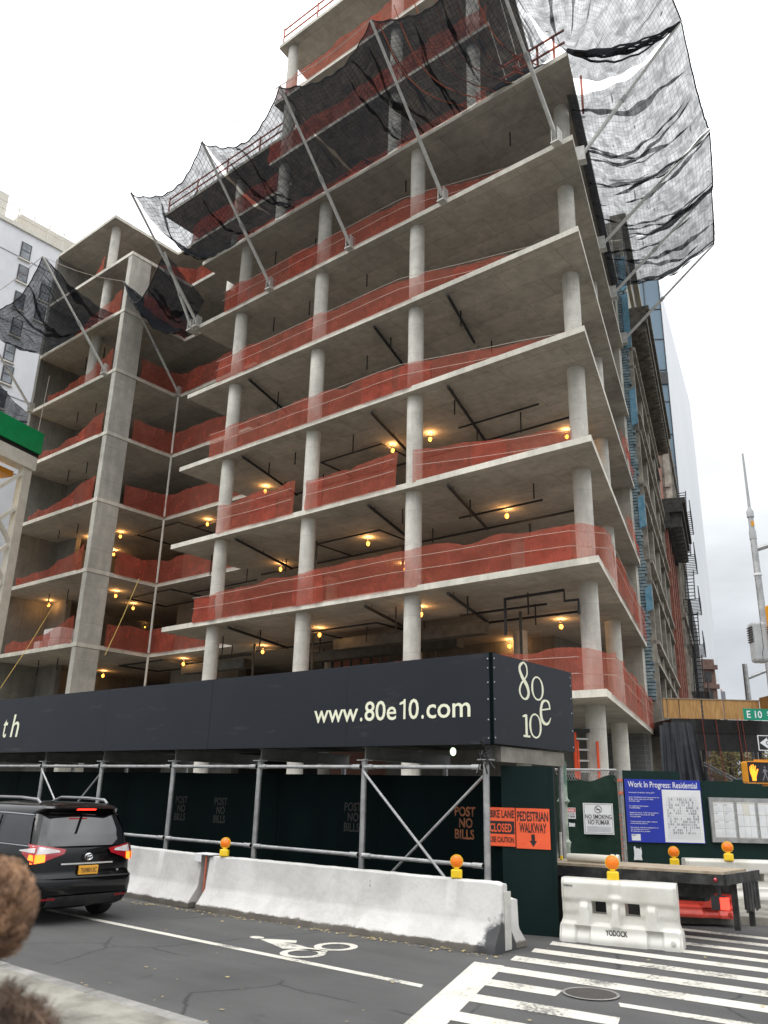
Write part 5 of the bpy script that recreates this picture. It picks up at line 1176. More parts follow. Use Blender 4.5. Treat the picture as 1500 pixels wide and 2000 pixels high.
        for x in (.78, 3.45):
            w = empty('wheel', (x, s*.71, .30), None, None); w.parent = e
            mm = MB(); Mx = Matrix.Rotation(pi/2, 4, 'X'); mm.lathe([(.19, -.10), (.28, -.105), (.30, -.08), (.30, .08), (.28, .105), (.19, .10)], Mx, 28); mm.build('tyre', M['rubber'], w, smooth=True, world=False)
            mm = MB(); mm.lathe([(.19, -.07), (.19, .07)], Mx, 20)
            for q in range(5): mm.box((-.03, -.10 if s < 0 else .07, .03), (.03, -.07 if s < 0 else .10, .185), Matrix.Rotation(q*2*pi/5, 4, 'Y'))
            mm.build('rim', M['rim'], w, world=False)
            mm = MB(); vs = []; nn = 20
            for q in range(nn+1):
                a = pi*q/nn - .12 + .24*q/nn*0
                for r_ in (.325, .37): vs.append(Vector((x + r_*cos(a), s*(.825), .30 + r_*sin(a))))
            mm.add(vs, [(2*q, 2*q+1, 2*q+3, 2*q+2) for q in range(nn)]); mm.build('arch_trim', M['blackpaint'], e, world=False)
    bl = patch('brake_lamp', lambda y, z: rear(y, z, .012), [(-.16, 1.515), (.16, 1.515), (.16, 1.537), (-.16, 1.537)], M['redlit'], 8, 2)
    patch('spoiler_lip', lambda y, z: rear(y, z, .01), [(-.52, 1.468), (.52, 1.468), (.52, 1.478), (-.52, 1.478)], M['chrome'], 10, 2)
    patch('chrome_strip', lambda y, z: rear(y, z, .014), [(-.42, .785), (.42, .785), (.42, .805), (-.42, .805)], M['alu'], 14, 2)
    mm = MB(); mm.tube([rear(-.74 + 1.48*q/16, .615, .010) for q in range(17)], .014, 5); mm.build('bumper_trim', M['iron'], e, world=False)
    mm = MB(); mm.grid(lambda u, v: rear(-.6+1.2*u, .24+.14*v, .012), 20, 4); mm.build('lower_valance', M['iron'], e, world=False, smooth=True)
    pt = empty('licence_plate', (0, 0, 0), None, None); pt.parent = e
    y0 = -.02; MB().box((rear(0, .73).x-.012, y0-.155, .645), (rear(0, .73).x+.02, y0+.155, .765)).build('plate', M['plate'], pt, world=False, bevel=.004)
    xw = rear(0, .73).x - .0135; W = Matrix(((0, 0, -1, xw), (-1, 0, 0, y0+.13), (0, 1, 0, .672), (0, 0, 0, 1)))
    t = text('T698013C', 'plate_lettering', noise_mat('plate ink', (.05, .03, .02), (.08, .05, .03), 5, .6), W, height=.062, width=.26, bold=.012); t.parent = pt; 
    W = Matrix(((0, 0, -1, xw), (-1, 0, 0, y0+.05), (0, 1, 0, .748), (0, 0, 0, 1))); 
    mm = MB()
    xe = rear(0, .885).x - .02
    for ry, rz, cy, cz in ((.062, .043, 0, 0), (.021, .041, 0, 0), (.045, .016, 0, .020)):
        mm.tube([(xe, cy + ry*cos(2*pi*q/24), .885 + cz + rz*sin(2*pi*q/24)) for q in range(25)], .0065, 5, caps=False)
    mm.build('emblem', M['chrome'], e, world=False)
    W = Matrix(((0, 0, -1, rear(-.55, .72).x-.006), (-1, 0, 0, -.50), (0, 1, 0, .675), (0, 0, 0, 1))); t = text('LE', 'badge', M['chrome'], W, height=.025, bold=.02); t.parent = e
    MB().box((.05, -.02, 1.452), (.40, .02, 1.462), Matrix.Translation((0, .0, 0))).build('wiper', M['iron'], e, world=False)
minivan()
# ------------------------------------------------------------------ passer-by at the left edge
def person():
    hc = ond(-26, 1782, 2.1)
    f = Vector((-.55, .8, 0)).normalized(); r_ = Vector((f.y, -f.x, 0)); base = Vector((hc.x, hc.y, .125)) - f*.02
    e = empty('person', tuple(base), 'person at the left edge seen from behind with curly brown hair and fur collar', 'person')
    Rm = Matrix(((r_.x, f.x, 0, base.x), (r_.y, f.y, 0, base.y), (0, 0, 1, base.z), (0, 0, 0, 1)))
    hz = hc.z - base.z - .005   # head centre height above the ground
    k = hz/1.56
    J = {'pelvis': (0, 0, .93), 'waist': (0, .0, 1.08), 'chest': (0, .01, 1.20), 'neck': (0, .0, 1.38), 'head0': (0, .01, 1.47), 'head1': (0, .03, 1.56), 'head2': (0, .02, 1.64),
         'hipL': (-.09, 0, .88), 'kneeL': (-.10, .03, .48), 'ankL': (-.10, -.02, .08), 'toeL': (-.11, .15, .03), 'hipR': (.09, 0, .88), 'kneeR': (.10, .05, .48), 'ankR': (.10, .03, .08), 'toeR': (.11, .2, .03),
         'shL': (-.17, 0, 1.28), 'elL': (-.23, -.02, 1.09), 'wrL': (-.22, .12, .88), 'shR': (.17, 0, 1.28), 'elR': (.23, -.02, 1.09), 'wrR': (.22, .12, .88)}
    Rr = {'pelvis': .16, 'waist': .14, 'chest': .155, 'neck': .055, 'head0': .062, 'head1': .09, 'head2': .075, 'hipL': .09, 'kneeL': .06, 'ankL': .045, 'toeL': .035, 'hipR': .09, 'kneeR': .06, 'ankR': .045, 'toeR': .035, 'shL': .07, 'elL': .05, 'wrL': .03, 'shR': .07, 'elR': .05, 'wrR': .03}
    Ed = [('pelvis', 'waist'), ('waist', 'chest'), ('chest', 'neck'), ('neck', 'head0'), ('head0', 'head1'), ('head1', 'head2'), ('pelvis', 'hipL'), ('hipL', 'kneeL'), ('kneeL', 'ankL'), ('ankL', 'toeL'), ('pelvis', 'hipR'), ('hipR', 'kneeR'), ('kneeR', 'ankR'), ('ankR', 'toeR'), ('chest', 'shL'), ('shL', 'elL'), ('elL', 'wrL'), ('chest', 'shR'), ('shR', 'elR'), ('elR', 'wrR')]
    for s, c in (('L', -1), ('R', 1)):
        J['palm'+s] = (c*.215, .17, .83); Rr['palm'+s] = .022; Ed.append(('wr'+s, 'palm'+s))
        for i, (dx, ln) in enumerate(((-.024, .034), (-.008, .04), (.008, .037), (.024, .03))):
            a, b = 'f%d%sa' % (i, s), 'f%d%sb' % (i, s)
            J[a] = (c*.215 + dx*.4, .19 + dx, .785); J[b] = (c*.205 + dx*.4, .185 + dx, .785-ln); Rr[a] = .0095; Rr[b] = .008; Ed += [('palm'+s, a), (a, b)]
        J['t'+s+'a'] = (c*.19, .2, .835); J['t'+s+'b'] = (c*.182, .215, .80); Rr['t'+s+'a'] = .011; Rr['t'+s+'b'] = .009; Ed += [('wr'+s, 't'+s+'a'), ('t'+s+'a', 't'+s+'b')]
    names = list(J); me = bpy.data.meshes.new('body'); o = bpy.data.objects.new('body', me); col.objects.link(o)
    me.from_pydata([tuple(Rm @ (Vector(J[n])*k) - base) for n in names], [(names.index(a), names.index(b)) for a, b in Ed], [])
    o.parent = e; me.materials.append(M['coat'])
    sk = o.modifiers.new('skin', 'SKIN'); sv = me.skin_vertices[0].data
    for i, n in enumerate(names): sv[i].radius = (Rr[n]*k, Rr[n]*k); sv[i].use_root = (n == 'pelvis')
    o.modifiers.new('sub', 'SUBSURF').levels = 1; o.modifiers['sub'].render_levels = 2
    # bake to one mesh so that skin tone shows above the collar and at the hands
    dg = bpy.context.evaluated_depsgraph_get(); dg.update(); nm = bpy.data.meshes.new_from_object(o.evaluated_get(dg)); o.modifiers.clear(); o.data = nm; nm.name = 'body'
    nm.materials.clear(); nm.materials.append(M['coat']); nm.materials.append(M['skin'])
    for p in nm.polygons:
        p.use_smooth = True; z = (p.center.z)/k
        if z > 1.40 or z < .865 and z > .70 and abs((Rm.to_3x3().inverted() @ p.center).x) > .16*k: p.material_index = 1
    # face details on the far side: nose, ears, eyes
    H0 = Vector((0, .03, 1.56))*k
    m = MB().ball(Rm @ (H0 + Vector((0, .105, -.02))*k), .016*k, 8, (1, 1.2, 1.4)); m.build('nose', M['skin'], e, smooth=True)
    for c in (-1, 1):
        MB().ball(Rm @ (H0 + Vector((c*.032, .088, .012))*k), .012*k, 8).build('eye', M['whitesign'], e, smooth=True); MB().ball(Rm @ (H0 + Vector((c*.092, .0, -.01))*k), .026*k, 8, (.5, .8, 1.3)).build('ear', M['skin'], e, smooth=True)
    MB().ball(Rm @ (H0 + Vector((0, .09, -.055))*k), .018*k, 8, (1.4, .6, .4)).build('mouth', M['rplastic'], e, smooth=True)
    rnd = random.Random(21); m = MB()
    core = MB().ball(Rm @ (H0 + Vector((0, -.02, .012))*k), .102*k, 20, (1, 1.04, 1.06))
    # curly locks: short helices rooted over the scalp
    C0 = H0 + Vector((0, -.02, .012))*k
    for i in range(4200):
        th = rnd.uniform(0, 2*pi); cz = rnd.uniform(-.55, 1); po = math.acos(cz); rr = sin(po)
        if sin(th)*rr > .5 and cz < .5: continue
        clump = sin(th*7 + po*5)*.5 + sin(th*13 - po*9)*.5; R0 = .108 + .010*clump + rnd.uniform(-.006, .012); sp = rnd.uniform(.55, 1.0); dth = .35*sin(th*5 + po*4) + rnd.gauss(0, .12); ph = th*9 + po*11 + rnd.gauss(0, .7); tw = rnd.uniform(9, 14); ca = rnd.uniform(.005, .010)
        pts = []
        for q in range(10):
            t = q/9; a_, p_ = th + dth*t, min(2.75, po + sp*t*.8); r_ = R0 + .006*sin(pi*t)
            d = Vector((sin(p_)*cos(a_), sin(p_)*sin(a_)*1.04, cos(p_)*1.06)); tl_ = Vector((-sin(a_), cos(a_), 0))
            pts.append(Rm @ (C0 + (d*(r_ + ca*sin(ph + tw*t)) + tl_*ca*1.5*cos(ph + tw*t))*k))
        m.tube(pts, [.0021*(1-.55*q/9) for q in range(10)], 3, caps=False)
    hobj = m.build('hair', M['hair'], e, smooth=True, angle=None); core.build('hair_cap', noise_mat('deep hair', (.02, .009, .004), (.09, .045, .02), 30, .8), e, smooth=True)
    # fur collar of the coat
    m = MB(); c0 = Vector((0, -.0, 1.30))*k
    for i in range(7500):
        th = rnd.uniform(0, 2*pi); ph = rnd.uniform(0, 2*pi); R_ = .105 + .045*cos(ph); d = Vector((cos(th)*(R_)*1.62, sin(th)*R_, .045*sin(ph) - .05*abs(cos(th))))
        nd = (Vector((cos(th)*cos(ph)*1.2, sin(th)*cos(ph), sin(ph))) + Vector((rnd.gauss(0, .4), rnd.gauss(0, .4), rnd.gauss(0, .4)-.25))).normalized()
        p = c0 + d*k; L_ = rnd.uniform(.02, .045); m.tube([Rm @ p, Rm @ (p + nd*L_*.6), Rm @ (p + nd*L_ + Vector((0, 0, -.008)))], [.0014, .0012, .0006], 3, caps=False)
    up_ = [p for p in nm.polygons if 1.02 < p.center.z/k < 1.37]
    for p in up_:
        for q in range(max(8, int(p.area*60000))):
            c_ = p.center + Vector((rnd.gauss(0, .012), rnd.gauss(0, .012), rnd.gauss(0, .012))) + base; nd = (p.normal + Vector((rnd.gauss(0, .5), rnd.gauss(0, .5), rnd.gauss(0, .5)-.3))).normalized(); L_ = rnd.uniform(.025, .05)
            m.tube([c_, c_ + nd*L_*.6, c_ + nd*L_ + Vector((0, 0, -.008))], [.0015, .0012, .0006], 3, caps=False)
    m.build('fur_collar', M['fur'], e, smooth=True, angle=None)
    m = MB()
    def TP(u, v): th, ph = 2*pi*u, 2*pi*v; R_ = .105+.043*cos(ph); return Rm @ (c0 + Vector((cos(th)*R_*1.62, sin(th)*R_, .043*sin(ph)-.05*abs(cos(th))))*k)
    m.grid(TP, 32, 12); m.build('collar_base', M['fur'], e, smooth=True)
person()
# ------------------------------------------------------------------ signal pole at the right edge
DS = 14.0
def dp(x, y, s=DS): return ond(x, y, s)
FR = Vector((.7735, .6338, 0)).normalized(); FN = FR.cross(Vector((0, 0, 1)))
pb = dp(1535, 1560); pb = Vector((pb.x, pb.y, 0)) 
e = empty('signal_pole', tuple(pb), 'grey steel signal pole with a white antenna mast at the right edge', 'pole')
zt_ = 6.75
MB().tube([pb, pb+Vector((0, 0, 3)), pb+Vector((0, 0, zt_))], [.085, .07, .055], 14).build('shaft', M['steel'], e, smooth=True)
MB().lathe([(.065, 0), (.065, .15), (.05, .2), (.05, .42), (.065, .44), (.065, .55), (.03, .62), (.02, .7)], Matrix.Translation(pb+Vector((0, 0, zt_-.2))), 14).build('antenna_base', M['greyplastic'], e, smooth=True)
MB().box((-.03, .0, 0), (.03, .005, .1), Matrix.Translation(pb+Vector((0, 0, zt_+.05))) @ Matrix(((FR.x, FN.x, 0, FN.x*.05), (FR.y, FN.y, 0, FN.y*.05), (0, 0, 1, 0), (0, 0, 0, 1)))).build('warning_label', M['sigyellow'], e)
MB().tube([pb+Vector((0, 0, zt_+.45)), pb+Vector((0, 0, zt_+1.55))], [.028, .018], 8).build('antenna', M['greyplastic'], e)
MB().tube([pb+Vector((0, 0, 6.35)), pb+FR*1.2+Vector((0, 0, 6.75)), pb+FR*2.6+Vector((0, 0, 6.95))], [.05, .045, .04], 10).build('mast_arm', M['steel'], e, smooth=True)
MB().tube([pb+Vector((0, 0, 5.85)), pb+Vector((0, 0, 5.89))], .075, 12).build('band_clamp', M['whitesign'], e)
def fbox(m, o, a, b): return m.box(a, b, Matrix(((FR.x, FN.x, 0, o.x), (FR.y, FN.y, 0, o.y), (0, 0, 1, o.z), (0, 0, 0, 1))))
# grey controller housing
c = dp(1482, 1255); e = empty('sensor_housing', tuple(c), 'rounded grey plastic housing clamped to the signal pole', 'equipment box')
m = fbox(MB(), c, (-.125, -.13, -.34), (.125, .13, .34)); m.build('case', M['greyplastic'], e, bevel=.05)
m = MB(); 
for i in range(7): fbox(m, c, (-.14, -.1, .0+i*.04), (-.124, .1, .018+i*.04))
m.build('cooling_fin', M['frame'], e); m = MB()
for i in range(7): fbox(m, c, (.124, -.1, .0+i*.04), (.14, .1, .018+i*.04))
m.build('cooling_fin', M['frame'], e)
m = MB().tube([c+FN*.131+FR*.01+Vector((0, 0, .33)), c+FN*.132+FR*.01+Vector((0, 0, -.1)), c+FN*.132+FR*-.02+Vector((0, 0, -.2)), c+FN*.131+FR*-.02+Vector((0, 0, -.33))], .004, 4); m.build('seam', M['blackpaint'], e)
fbox(MB(), c, (.126, -.04, -.15), (.30, .04, -.06)).build('bracket', M['steel'], e)
# yellow traffic signal just inside the frame
c = dp(1522, 1222); e = empty('traffic_signal', tuple(c), 'yellow traffic signal head cut by the right edge', 'traffic signal')
fbox(MB(), c, (-.16, -.13, -.36), (.16, .13, .36)).build('housing', M['sigyellow'], e, bevel=.03)
for i in range(3): MB().cyl(c+FN*.131+Vector((0, 0, .24-.24*i)), c+FN*.16+Vector((0, 0, .24-.24*i)), .1, 18).build('lens', M['blackpaint'], e)
# pedestrian signal
c = dp(1477, 1509); e = empty('pedestrian_signal', tuple(c), 'yellow framed pedestrian signal showing a lit orange hand', 'pedestrian signal')
fbox(MB(), c, (-.205, -.12, -.18), (.225, .10, .18)).build('housing', M['sigyellow'], e, bevel=.03)
fbox(MB(), c, (-.188, .101, -.163), (.208, .106, .163)).build('face', M['sigface'], e)
m = MB()
for a, b in (((-.205, .10, -.18), (.225, .13, -.166)), ((-.205, .10, .166), (.225, .13, .18)), ((-.205, .10, -.1655), (-.19, .13, .1655)), ((.21, .10, -.1655), (.225, .13, .1655))): fbox(m, c, a, b)
m.build('frame', M['sigyellow'], e, bevel=.006)
Wc = Matrix(((FR.x, 0, FN.x, c.x+FN.x*.107), (FR.y, 0, FN.y, c.y+FN.y*.107), (0, 1, 0, c.z), (0, 0, 0, 1)))
hand = [(-.120, -.135), (-.125, -.08), (-.148, -.01), (-.152, .06), (-.147, .095), (-.135, .093), (-.130, .04), (-.127, .04), (-.128, .105), (-.122, .122), (-.110, .121), (-.106, .105), (-.105, .045), (-.101, .045), (-.096, .115), (-.090, .130), (-.077, .128), (-.074, .112), (-.080, .045), (-.076, .045), (-.062, .100), (-.054, .110), (-.043, .106), (-.043, .092), (-.058, .02), (-.052, .012), (-.030, .05), (-.016, .060), (-.006, .050), (-.010, .036), (-.036, -.03), (-.052, -.075), (-.056, -.135)]
MB().add([Wc @ Vector((x, z, .001)) for x, z in hand], [tuple(range(len(hand)))]).build('lit_hand', M['handlit'], e)
man = [[(.085, .085), (.105, .105), (.125, .085), (.105, .065)], [(.08, .055), (.125, .06), (.12, -.03), (.09, -.03)], [(.08, .05), (.06, .0), (.068, -.005), (.09, .035)], [(.12, .055), (.15, .02), (.145, .01), (.115, .03)], [(.09, -.03), (.105, -.03), (.085, -.085), (.06, -.13), (.045, -.125)], [(.105, -.03), (.12, -.03), (.135, -.08), (.15, -.13), (.133, -.13), (.118, -.085)]]
m = MB()
for q in man: m.add([Wc @ Vector((x, z, .001)) for x, z in q], [tuple(range(len(q)))])
m.build('walking_figure', M['mandim'], e)
fbox(MB(), c, (.0, -.06, .185), (.6, .02, .215)).build('bracket', M['sigyellow'], e); fbox(MB(), c, (.1, -.06, -.215), (.6, .02, -.185)).build('bracket', M['sigyellow'], e)
# street name sign and one way sign
c = dp(1453, 1406); e = empty('street_sign', tuple(c), 'green street name sign reading E 10 ST', 'street sign'); W = wallM(c, FR) 
MB().box((0, 0, 0), (.72, .19, .01), W).build('board', M['streetgreen'], e)
text('E 10', 'lettering', M['wtext'], W @ Matrix.Translation((.055, .038, .012)), height=.115, width=.255, parent=e, bold=.01); text('ST', 'lettering', M['wtext'], W @ Matrix.Translation((.40, .075, .012)), height=.075, width=.10, parent=e, bold=.01)
c = dp(1482, 1466); e = empty('one_way_sign', tuple(c), 'black and white ONE WAY arrow sign pointing left', 'sign'); W = wallM(c, FR)
MB().box((0, 0, 0), (.62, .255, .01), W).build('board', M['whitesign'], e); MB().box((.015, .015, .01), (.605, .24, .0115), W).build('black_field', M['blackpaint'], e)
MB().add([W @ Vector(q) for q in [(.03, .128, .013), (.16, .22, .013), (.16, .185, .013), (.59, .185, .013), (.59, .07, .013), (.16, .07, .013), (.16, .035, .013)]], [tuple(range(7))]).build('arrow', M['whitesign'], e)
text('ONE WAY', 'lettering', M['blackpaint'], W @ Matrix.Translation((.13, .10, .0145)), height=.06, width=.40, parent=e, bold=.02)
c = dp(1474, 1452, 14.2); e = empty('round_sign', tuple(c), 'black back of a round sign beside the one way sign', 'sign')
MB().cyl(c, c+FN*.012, .085, 24).build('disc', M['blackpaint'], e); MB().cyl(c-Vector((0, 0, .3)), c, .03, 8).build('stem', M['blackpaint'], e)
# lamp post far off
c = ond(1458, 1330, 45); c.z = 0; e = empty('street_lamp', tuple(c), 'grey street lamp post standing far off against the sky', 'street lamp')
MB().tube([c, c+Vector((0, 0, 9.0))], [.22, .13], 10).build('post', M['steel'], e); MB().tube([c+Vector((0, 0, 8.2)), c+FR*2+Vector((0, 0, 9.0)), c+FR*4.2+Vector((0, 0, 9.3))], .09, 8).build('arm', M['steel'], e); MB().box((-.2, -.15, 0), (.6, .15, .2), Matrix.Translation(c+FR*4.2+Vector((0, 0, 9.15)))).build('lamp_head', M['greyplastic'], e)
# ------------------------------------------------------------------ neighbours along the side street
def WS(s, off, z): return sd_(s, off, z)
SM = Matrix(((DR.x, NN.x, 0, A.x), (DR.y, NN.y, 0, A.y), (0, 0, 1, 0), (0, 0, 0, 1)))   # local x along the street, y outward, z up
def loft():
    s0, s1, o = SE+.35, 32.5, .28; top = 24.6
    e = empty('loft_building', tuple(SM @ Vector(((s0+s1)/2, -8, 0))), 'sooty pale limestone loft building with dark window bands beside the concrete frame', 'building')
    MB().box((s0+.3, -16, 0), (s1, o-.55, 31.0), SM).build('core', M['facadeglass'], e)
    MB().box((s0, -16, 0), (s0+.29, o-.5, 31.0), SM).build('side_wall', M['brick'], e)
    m = MB(); nb = 4; bw = (s1-s0)/nb
    for i in range(nb+1):
        w = .55; x = s0 + i*bw; m.box((x-(0 if i == 0 else w/2), o-.5, 0), (x+(0 if i == nb else w/2), o+.12, top), SM)
    m.build('pier', M['limestone'], e)
    zf = [0, 4.2, 8.2, 12.0, 15.8, 19.6, 23.2]
    for z in zf[1:]:
        m = MB().box((s0+.56, o-.45, z-.55), (s1-.56, o, z+.28), SM).box((s0-.0, o-.3, z+.283), (s1, o+.26, z+.46), SM).box((s0, o-.3, z-.7), (s1, o+.2, z-.553), SM); m.build('spandrel', M['limestone'], e)
    for a, b in zip(zf, zf[1:]):
        for i in range(nb):
            x0 = s0 + i*bw + .3; x1 = s0 + (i+1)*bw - .3; z0 = a+.47 if a else .3; z1 = b-.71
            m = MB()
            for q in range(5): x = x0 + (x1-x0)*q/4; m.box((x-.05, o-.5, z0), (x+.05, o-.33, z1), SM)
            m.box((x0, o-.49, (z0+z1)/2-.05), (x1, o-.36, (z0+z1)/2+.05), SM); f = m.build('window', M['frame'], e)
    m = MB().box((s0-.1, o-.5, top-.1), (s1+.2, o+.5, top+.35), SM).box((s0-.1, o-.5, top+.355), (s1+.2, o+.95, top+1.05), SM).box((s0-.1, o-.5, top+1.055), (s1+.2, o+1.1, top+1.3), SM)
    for i in range(34): x = s0 + i*(s1-s0)/33.5; m.box((x, o+.1, top-.12), (x+.22, o+.86, top+.35), SM)
    m.build('cornice', noise_mat('weathered stone cornice', (.07, .062, .05), (.20, .18, .14), 3, .9, bump=.5), e)
    m = MB().box((s0, o-.5, 26.0), (s1, o+.05, 31.4), SM).box((s0, o-.5, 31.4), (s1, o+.35, 31.9), SM).box((s0, o-.5, 28.2), (s1, o+.22, 28.6), SM); m.build('attic', noise_mat('cream attic', (.30, .275, .21), (.44, .41, .33), 2, .8), e)
    m = MB()
    for i in range(8): x = s0+.8+i*2.1; m.box((x, o+.052, 28.8), (x+1.3, o+.075, 31.0), SM)
    m.build('attic_window', M['frame'], e)
loft()
def second():
    s0, s1, o = 32.8, 43, .55; top = 21.2
    e = empty('brick_building', tuple(SM @ Vector(((s0+s1)/2, -8, 0))), 'red brick building with a heavy black cornice past the limestone loft', 'building')
    MB().box((s0, -15, 0), (s1, o-.4, top), SM).build('wall', M['brick'], e)
    m = MB()
    for i in range(4): x = s0+.1+i*3.2; m.box((x, o-.4, 0), (x+.7, o+.05, top-2), SM)
    m.build('pier', noise_mat('red sandstone', (.16, .05, .035), (.30, .12, .08), 3, .85, bump=.4), e)
    for k in range(5):
        for i in range(3): x = s0+.85+i*3.2; MB().box((x, o-.42, 1+k*3.9), (x+2.4, o-.3, 3.9+k*3.9), SM).build('window', M['frame'], e)
    m = MB().box((s0-.1, o-.4, top-2.0), (s1, o+.25, top-.9), SM).box((s0-.1, o-.4, top-.895), (s1+.1, o+1.15, top-.3), SM).box((s0-.1, o-.4, top-.295), (s1+.1, o+1.35, top+.1), SM)
    for i in range(10): m.box((s0+.2+i*1.02, o, top-1.9), (s0+.55+i*1.02, o+1.0, top-.9), SM)
    m.build('cornice', M['darkstone'], e)
    # tall narrow stone front behind it
    e = empty('ornate_building', tuple(SM @ Vector((50, -8, 0))), 'ornate cream stone and brick building rising behind the black cornice', 'building')
    MB().box((43.3, -16, 0), (60, .3, 33.5), SM).build('wall', M['limestone'], e); MB().box((43.25-.25, -16, 0), (43.29, .1, 33.0), SM).build('side_wall', M['brick'], e)
    m = MB(); rnd = random.Random(8)
    for k in range(9):
        for i in range(5): x = 44+i*3.2; m.box((x, .302, 1.5+k*3.6), (x+1.6, .33, 3.9+k*3.6), SM)
    m.build('window', M['frame'], e)
    m = MB()
    for k in range(9): m.box((43.1, .302, 4.3+k*3.6), (60, .7+.25*(k % 2), 4.7+k*3.6), SM)
    for i in range(6): m.box((43.2+i*3.2, .302, 0), (43.8+i*3.2, .8, 33), SM)
    m.build('string_course', M['limestone'], e)
    # fire escape
    e = empty('fire_escape', tuple(SM @ Vector((47, 1.2, 3))), 'black iron fire escape with ladders on the ornate front', 'fire escape')
    m = MB()
    for k in range(6):
        z = 6 + k*3.6; 
        m2 = MB()
        for q in range(12): m2.box((44.5+q*.58, .75, z), (44.54+q*.58, 2.0, z+.05), SM)
        for q in range(2): m2.box((44.5, .75+q*1.2, z+.051), (51, .8+q*1.2, z+.1), SM)
        m2.build('landing', M['iron'], e)
        for y in (2.0,): 
            for h in (.5, 1.05): m.tube([SM @ Vector((44.5, y, z+h)), SM @ Vector((51, y, z+h))], .045, 4)
            for i in range(8): m.tube([SM @ Vector((44.5+i*.93, y, z)), SM @ Vector((44.5+i*.93, y, z+1.05))], .035, 4)
        for q in (1.0, 1.7): m.tube([SM @ Vector((45, q, z+.1)), SM @ Vector((49.5, q, z+3.6))], .05, 4)
        for i in range(9): m.tube([SM @ Vector((45+i*.5, 1.0, z+.1+i*.4)), SM @ Vector((45+i*.5, 1.7, z+.1+i*.4))], .04, 4)
    m.build('ladder_rail', M['iron'], e)
second()
def far():
    # glass tower: front face roughly across the view, white end face beyond
    D1 = 105
    a = ond(1252, 560, D1); b = ond(1286, 549, D1); zt_ = (a.z+b.z)/2 + .5
    a = Vector((a.x, a.y, 0)); b = Vector((b.x, b.y, 0)); w = (b-a).normalized(); bk = Vector((-w.y, w.x, 0)); a = a - w*8
    e = empty('glass_tower', tuple((a+b)/2), 'tall pale blue glass tower beyond the side street', 'building')
    c = b + DR*38 + NN*2.2; d = a + bk*40
    gl = noise_mat('pale tower glass', (.10, .17, .23), (.18, .26, .33), .04, .14, spec=.6, detail=2)
    m = MB().prism([(a.x, a.y), (b.x, b.y), (c.x, c.y), (d.x, d.y)], 0, zt_); o = m.build('curtain_wall', gl, e)
    wh = noise_mat('white tower flank', (.70, .73, .76), (.77, .79, .81), .1, .4); o.data.materials.append(wh)
    o.data.polygons[3].material_index = 1
    W = wallM(a - bk*0 , w); L_ = (b-a).length; m = MB()
    for k in range(int(zt_/4.3)): m.box((0, k*4.3, .001), (L_, k*4.3+.1, .08), W)
    for i in range(8): m.box((L_-1.9*i-.1, 0, .082), (L_-1.9*i, zt_, .14), W)
    m.build('mullion', M['frame'], e)
    m = MB().box((0, zt_*.77, .15), (L_, zt_*.77+1.6, .2), W); m.build('louvre', M['frame'], e)
    # black scrimmed scaffold
    def slab(name, pts, z0, z1, mat, lab, cat='building'):
        m = MB().prism(pts, z0, z1); return tag(m.build(name, mat), lab, cat)
    def rib(x0, y0, x1, y1, dep, ztop, thick, name, mat, lab, cat='building'):
        p = ond(x0, y0, dep); q = ond(x1, y1, dep); p.z = q.z = 0; w = (q-p); n = DR*thick
        e = empty(name, tuple((p+q)/2), lab, cat)
        pts = [(p.x, p.y), (q.x, q.y), (q.x+n.x, q.y+n.y), (p.x+n.x, p.y+n.y)]
        MB().prism(pts, 0, ztop).build('wall', mat, e); return e, p, q, n
    e, p, q, n = rib(1318, 1300, 1361, 1300, 75, ond(1340, 1160, 75).z, 18, 'scrimmed_building', noise_mat('black scrim', (.008, .008, .009), (.02, .02, .022), 2, .9), 'narrow building wrapped in black scrim below the white tower flank')
    e, p, q, n = rib(1372, 1330, 1398, 1330, 95, ond(1380, 1285, 95).z, 16, 'brownstone_building', M['brown'], 'distant brown stone building end beside the sky')
    W = wallM(p, q-p); m = MB(); wd = (q-p).length; tp_ = ond(1380, 1285, 95).z
    for k in range(9): m.box((-.15, tp_-1.2-k*2.2, .0), (wd+.25, tp_-.7-k*2.2, .35), W)
    m.build('cornice', M['brown'], e)
    m = MB(); 
    for k in range(8): m.box((wd*.2, tp_-2.6-k*2.2, .002), (wd*.7, tp_-1.5-k*2.2, .1), W)
    m.build('window', M['frame'], e)
    e, p, q, n = rib(1395, 1350, 1416, 1350, 220, ond(1400, 1350, 220).z, 20, 'distant_block', noise_mat('grey block far', (.16, .17, .19), (.22, .23, .25), .2, .9), 'small grey block on the skyline above the plywood parapet')
    e, p, q, n = rib(1396, 1345, 1410, 1345, 260, ond(1400, 1346, 260).z, 20, 'distant_tower', noise_mat('pink brick far', (.42, .26, .22), (.5, .33, .28), .3, .9), 'small pink brick tower on the skyline behind the grey block')
    # low brown row houses and bare trees seen through the scrim
    e, p, q, n = rib(1392, 1500, 1440, 1500, 60, ond(1400, 1420, 60).z, 10, 'row_house', M['brown'], 'brown row house seen through the dark scrim')
    e, p, q, n = rib(1455, 1500, 1500, 1500, 66, ond(1470, 1478, 66).z, 10, 'row_house', M['brick'], 'low red brick house behind the scrim at right')
